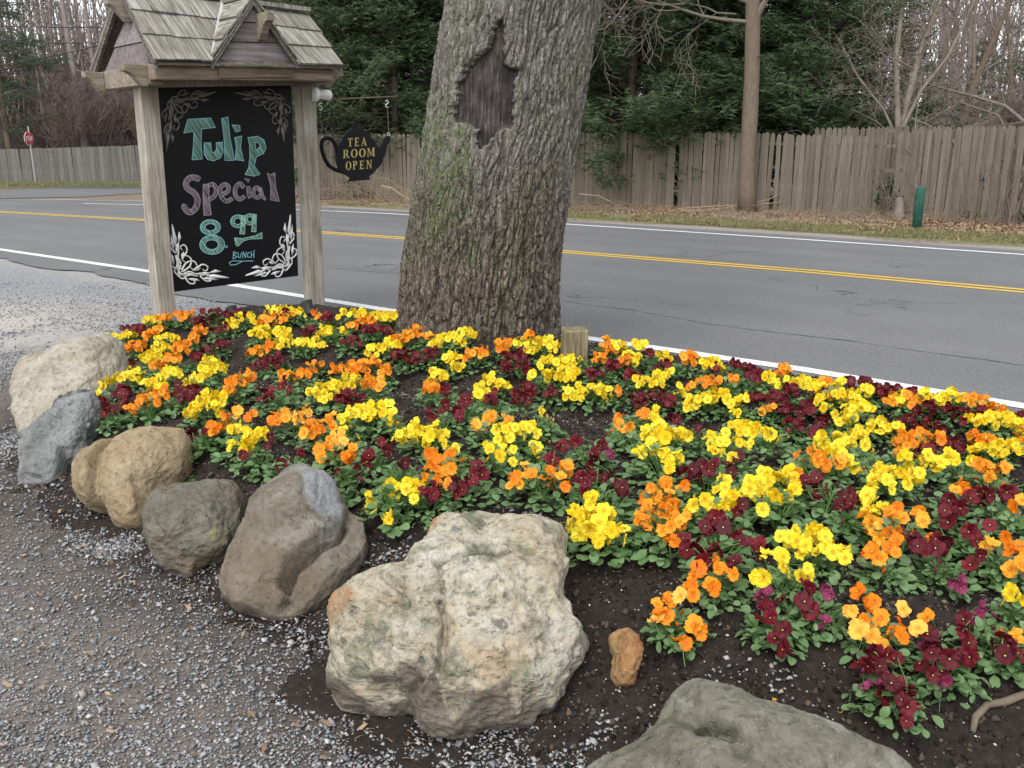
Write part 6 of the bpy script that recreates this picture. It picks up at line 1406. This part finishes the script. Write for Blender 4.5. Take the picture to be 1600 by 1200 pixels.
# twisted vine-clad tree right, with crooked limbs
p0 = G(1405, 345, .05); rg = random.Random(9); segs = []; e = empty('crooked_tree', p0); tag(e, 'crooked many-stemmed bare tree rising behind the fence right of the evergreens', 'tree')
for pts, r_ in (([(1408, 250), (1412, 180), (1430, 110), (1445, 60), (1470, 0), (1490, -50)], .10), ([(1405, 250), (1402, 170), (1400, 90), (1408, 20), (1415, -40)], .085), ([(1410, 200), (1440, 140), (1480, 90), (1510, 30), (1530, -20)], .05), ([(1408, 230), (1380, 170), (1340, 120), (1310, 60)], .035), ([(1640, 215), (1600, 190), (1570, 165), (1520, 150), (1480, 140), (1440, 128)], .055), ([(1590, 240), (1560, 180), (1500, 160), (1465, 180), (1430, 200)], .03)):
    P3_ = [PD(x, y, 19.8 + .25 * i) - p0 for i, (x, y) in enumerate(pts)]
    for i in range(len(P3_) - 1):
        segs.append((P3_[i], P3_[i + 1], r_ * (1 - i / 9), r_ * (1 - (i + 1) / 9)))
        for _ in range(2): grow(rg, P3_[i + 1], Vector((rg.gauss(0, .8), rg.gauss(0, .5), rg.gauss(.25, .5))).normalized(), rg.uniform(.5, 1.5), r_ * .28, 2, segs, .02, .2, 3, .55)
segs.append((Vector((0, 0, -.1)), PD(1408, 250, 19.8) - p0, .12, .10))
obj('limbs', seg_mesh('limbs', segs, M['twig_grey'], 5, .004), e)
# a young sapling before the dark gap of the fence
p0 = G(1432, 346, .05); segs = []; e = empty('sapling', p0); tag(e, 'thin bare sapling growing just behind the green marker post', 'sapling')
for pts, r_ in (([(1432, 346), (1431, 290), (1433, 230), (1430, 190), (1440, 130)], .022), ([(1433, 250), (1400, 215), (1370, 190), (1330, 170)], .014), ([(1432, 240), (1470, 210), (1500, 200), (1545, 190)], .014), ([(1432, 290), (1405, 280), (1385, 262)], .01), ([(1432, 275), (1455, 255), (1470, 225)], .01)):
    P3_ = [PD(x, y, 18.0) - p0 for (x, y) in pts]
    for i in range(len(P3_) - 1):
        segs.append((P3_[i], P3_[i + 1], r_ * (1 - i / 6), r_ * (1 - (i + 1) / 6)))
        grow(rg, P3_[i + 1], Vector((rg.gauss(0, .8), rg.gauss(0, .4), rg.gauss(.3, .5))).normalized(), rg.uniform(.3, .8), r_ * .4, 1, segs, .02, .2, 3, .55)
obj('stems', seg_mesh('stems', segs, M['twig_grey'], 5, .003), e)
# bare branches that reach in front of the dark evergreens from the slender tree's side
p0 = G(960, 335, .05); segs = []; e = empty('overhanging_branches', (0, 0, 0)); 
for pts, r_ in (([(1090, -15), (1070, 6), (1040, 8), (1010, 4), (985, -5)], .035), ([(1150, 22), (1120, 20), (1105, 12), (1075, 5), (1040, -5)], .025), ([(985, -5), (960, 30), (945, 45), (925, 48)], .015)):
    P3_ = [PD(x, y, 19.5) for (x, y) in pts]
    for i in range(len(P3_) - 1):
        segs.append((P3_[i], P3_[i + 1], r_ * (1 - i / 8), r_ * (1 - (i + 1) / 8))); grow(rg, P3_[i + 1], Vector((rg.gauss(-.4, .6), rg.gauss(0, .4), rg.gauss(-.2, .5))).normalized(), rg.uniform(.6, 1.6), r_ * .35, 2, segs, -.02, .18, 2, .5)
obj('twigs', seg_mesh('twigs', segs, M['twig_grey'], 4, .004), e); tag(e, 'pale bare branches hanging in front of the dark evergreen right of the big trunk', 'branch')
# ivy on the fence
fdp = [float(proj(np.array(G(x, y, .06)))[1]) for x, y in ((900, 320), (1100, 325), (1270, 332.5), (1378, 338), (1500, 344), (1560, 348), (1760, 360))]
def ivy(label, cx, cy, rx, ry, dpt, n):
    mb = MB(); pts = [(cx + RNG.gauss(0, rx), cy + RNG.gauss(0, ry)) for _ in range(7)]
    for i in range(n):
        a, b_2 = RNG.choice(pts), RNG.choice(pts); t = RNG.random() ** 1.5; x = a[0] + (b_2[0] - a[0]) * t * .35 + RNG.gauss(0, rx * .18); y = a[1] + (b_2[1] - a[1]) * t * .35 + RNG.gauss(0, ry * .16); p = PD(x, y, float(np.interp(x, [900, 1100, 1270, 1378, 1500, 1560, 1760], fdp)) - .06 - RNG.uniform(0, .06)); s_ = RNG.uniform(.025, .05)
        V, Fv = leaf_pts(s_, s_ * .45, .2, .3); Mx = Matrix.Rotation(RNG.uniform(0, 6.28), 3, 'Y') @ Matrix.Rotation(RNG.uniform(.9, 1.9), 3, 'X'); mb.add([Mx @ Vector(v) + p for v in V], Fv)
    o = obj('ivy', mb.mesh('ivy', M['ivy'], True)); tag(o, label, 'ivy', 'ivy climbing the picket fence')
ivy('dark ivy hanging on the fence right of the slender tree', 1204, 258, 7, 32, 21.6, 420); ivy('dark ivy patch around the hole in the fence panel', 1400, 285, 14, 22, 17.3, 420); ivy('dark ivy patch high on the fence near the right edge', 1525, 265, 20, 32, 16.9, 620); ivy('dark ivy low on the fence at the far right', 1590, 335, 22, 14, 16.3, 300); ivy('sparse ivy left of the green marker post', 1450, 280, 8, 14, 17.2, 90)
# grass blades and dead leaves of the verge
def blades(name, n, fn, mat, hmin, hmax, w_, lay=False):
    r = np.random.default_rng(len(name) + n); P = fn(r, n); a = r.uniform(0, 6.28, len(P)); h = r.uniform(hmin, hmax, len(P)); bx_, by_ = np.cos(a) * w_, np.sin(a) * w_
    ln = r.normal(0, .5, (len(P), 2)) * h[:, None]
    v0 = P + np.stack([-bx_, -by_, 0 * a], 1); v1 = P + np.stack([bx_, by_, 0 * a], 1)
    if lay: v2 = P + np.stack([-by_ * 2.2, bx_ * 2.2, h], 1); v3 = P + np.stack([by_ * 2.2, -bx_ * 2.2, h * .3], 1); V = np.stack([v0, v3, v1, v2], 1).reshape(-1, 3); return stuff(obj(name, mesh_np(name, V, np.arange(len(V)).reshape(-1, 4), smooth=False), mat=mat))
    v2 = P + np.stack([ln[:, 0], ln[:, 1], h], 1); V = np.stack([v0, v1, v2], 1).reshape(-1, 3)
    return stuff(obj(name, mesh_np(name, V, np.arange(len(V)).reshape(-1, 3), smooth=False), mat=mat))
ER = np.array([tuple(frac(EDGE[1:-1], f)) for f in np.linspace(0, 1, 400)])
def vg(d0, d1, xlo=-6, patch=.0):
    def f(r, n):
        i = r.integers(0, 399, n); t = r.random((n, 1)); p = ER[i] * (1 - t) + ER[i + 1] * t; d = r.uniform(d0, d1, n); P = p + np.stack([.55 * d, .835 * d, .03 * np.clip(d, 0, 2)], 1); k = (P[:, 0] > xlo) & (fbm(P * 1.3, 3, 6) > patch); return P[k]
    return f
blades('verge_grass', 60000, vg(.55, 1.9, -5, -.25), M['grass'], .02, .07, .006)
blades('leaf_litter', 42000, vg(.7, 5.5, -8, -.6), M['dead_leaf'], .01, .04, .022, True)
blades('side_grass', 30000, lambda r, n: (lambda px, py: np.array([tuple(G(a, b, .11)) for a, b in zip(px, py)]))(r.uniform(-10, 230, 9000), r.uniform(286.5, 291, 9000)), M['grass'], .04, .12, .02)
# stop sign seen nearly edge-on, across the side street
p0 = G(56, 292, .0); dpt = float(proj(np.array(p0))[1]); e = empty('stop_sign', p0); tag(e, 'small red stop sign seen nearly edge-on in front of the far grey fence', 'sign')
zc = PD(53, 217, dpt).z - p0.z; Rm = Matrix.Rotation(math.radians(79), 3, 'Z'); mb = MB(); mb.box((0, .02, zc / 2 + .2), (.05, .03, zc + .6)); obj('post', mb.mesh('post', M['galv']), e)
R_ = 10.5 * dpt / F; oc = lambda r_, y_: [Rm @ Vector((r_ * math.cos(math.pi / 8 + i * math.pi / 4), y_, r_ * math.sin(math.pi / 8 + i * math.pi / 4))) + Vector((0, -.03, zc)) for i in range(8)]
mb = MB().prism(oc(R_, 0), Rm @ Vector((0, .012, 0))); obj('sign_border', mb.mesh('sign_border', M['white']), e); mb = MB().prism(oc(R_ * .96, -.006), Rm @ Vector((0, .005, 0))); fc = obj('sign_face', mb.mesh('sign_face', M['red']), e)
SG = {'S': [[(.8, .85), (.5, 1), (.2, .85), (.2, .62), (.8, .4), (.8, .15), (.5, 0), (.2, .15)]], 'T': [[(.1, 1), (.9, 1)], [(.5, 1), (.5, 0)]], 'O': [[(.5, 1), (.85, .8), (.85, .2), (.5, 0), (.15, .2), (.15, .8), (.5, 1)]], 'P': [[(.2, 0), (.2, 1), (.75, 1), (.85, .75), (.75, .5), (.2, .5)]]}
for k, ch in enumerate('STOP'):
    mb = MB()
    for s_ in SG[ch]:
        rb_ = ribbon(s_, .11); n_ = len(s_)
        P_ = [Rm @ Vector(((-.72 + .37 * k + x * .33) * R_, -.0095, (y - .5) * .62 * R_)) + Vector((0, -.03, zc)) for x, y in rb_]
        mb.add(P_, [(i, i + 1, 2 * n_ - 2 - i, 2 * n_ - 1 - i) for i in range(n_ - 1)])
    obj('letter', mb.mesh('letter', M['white']), e)
# cables in the far left sky
for i, (pts, lb_) in enumerate([([(-60, 38), (240, 40)], 'uppermost utility cable crossing the far left sky'), ([(-60, 63), (240, 64)], 'second utility cable just below the uppermost one'), ([(30, 98), (120, 80), (165, 68), (200, 60)], 'slanting utility cable rising towards the sign roof')]):
    L = [PD(x, y, 30) for x, y in pts]
    if i < 2: a, b_2 = L; ex = (b_2 - a); L = [a + ex * t - Vector((0, 0, .08 * math.sin(math.pi * max(0, min(1, t))))) for t in (-1.2, 0, .25, .5, .75, 1, 2.4)]
    mb = MB(); mb.tube(L, .016, 5); o = obj('utility_cable', mb.mesh('utility_cable', M['wire'], True)); tag(o, lb_, 'cable', 'utility cables')

tot = sum(sum(len(p.vertices) - 2 for p in me.polygons) for me in bpy.data.meshes if me.users) if False else sum(len(me.loops) - 2 * len(me.polygons) for me in bpy.data.meshes if me.users)
print('TRIANGLES', tot, 'OBJECTS', len(bpy.data.objects))
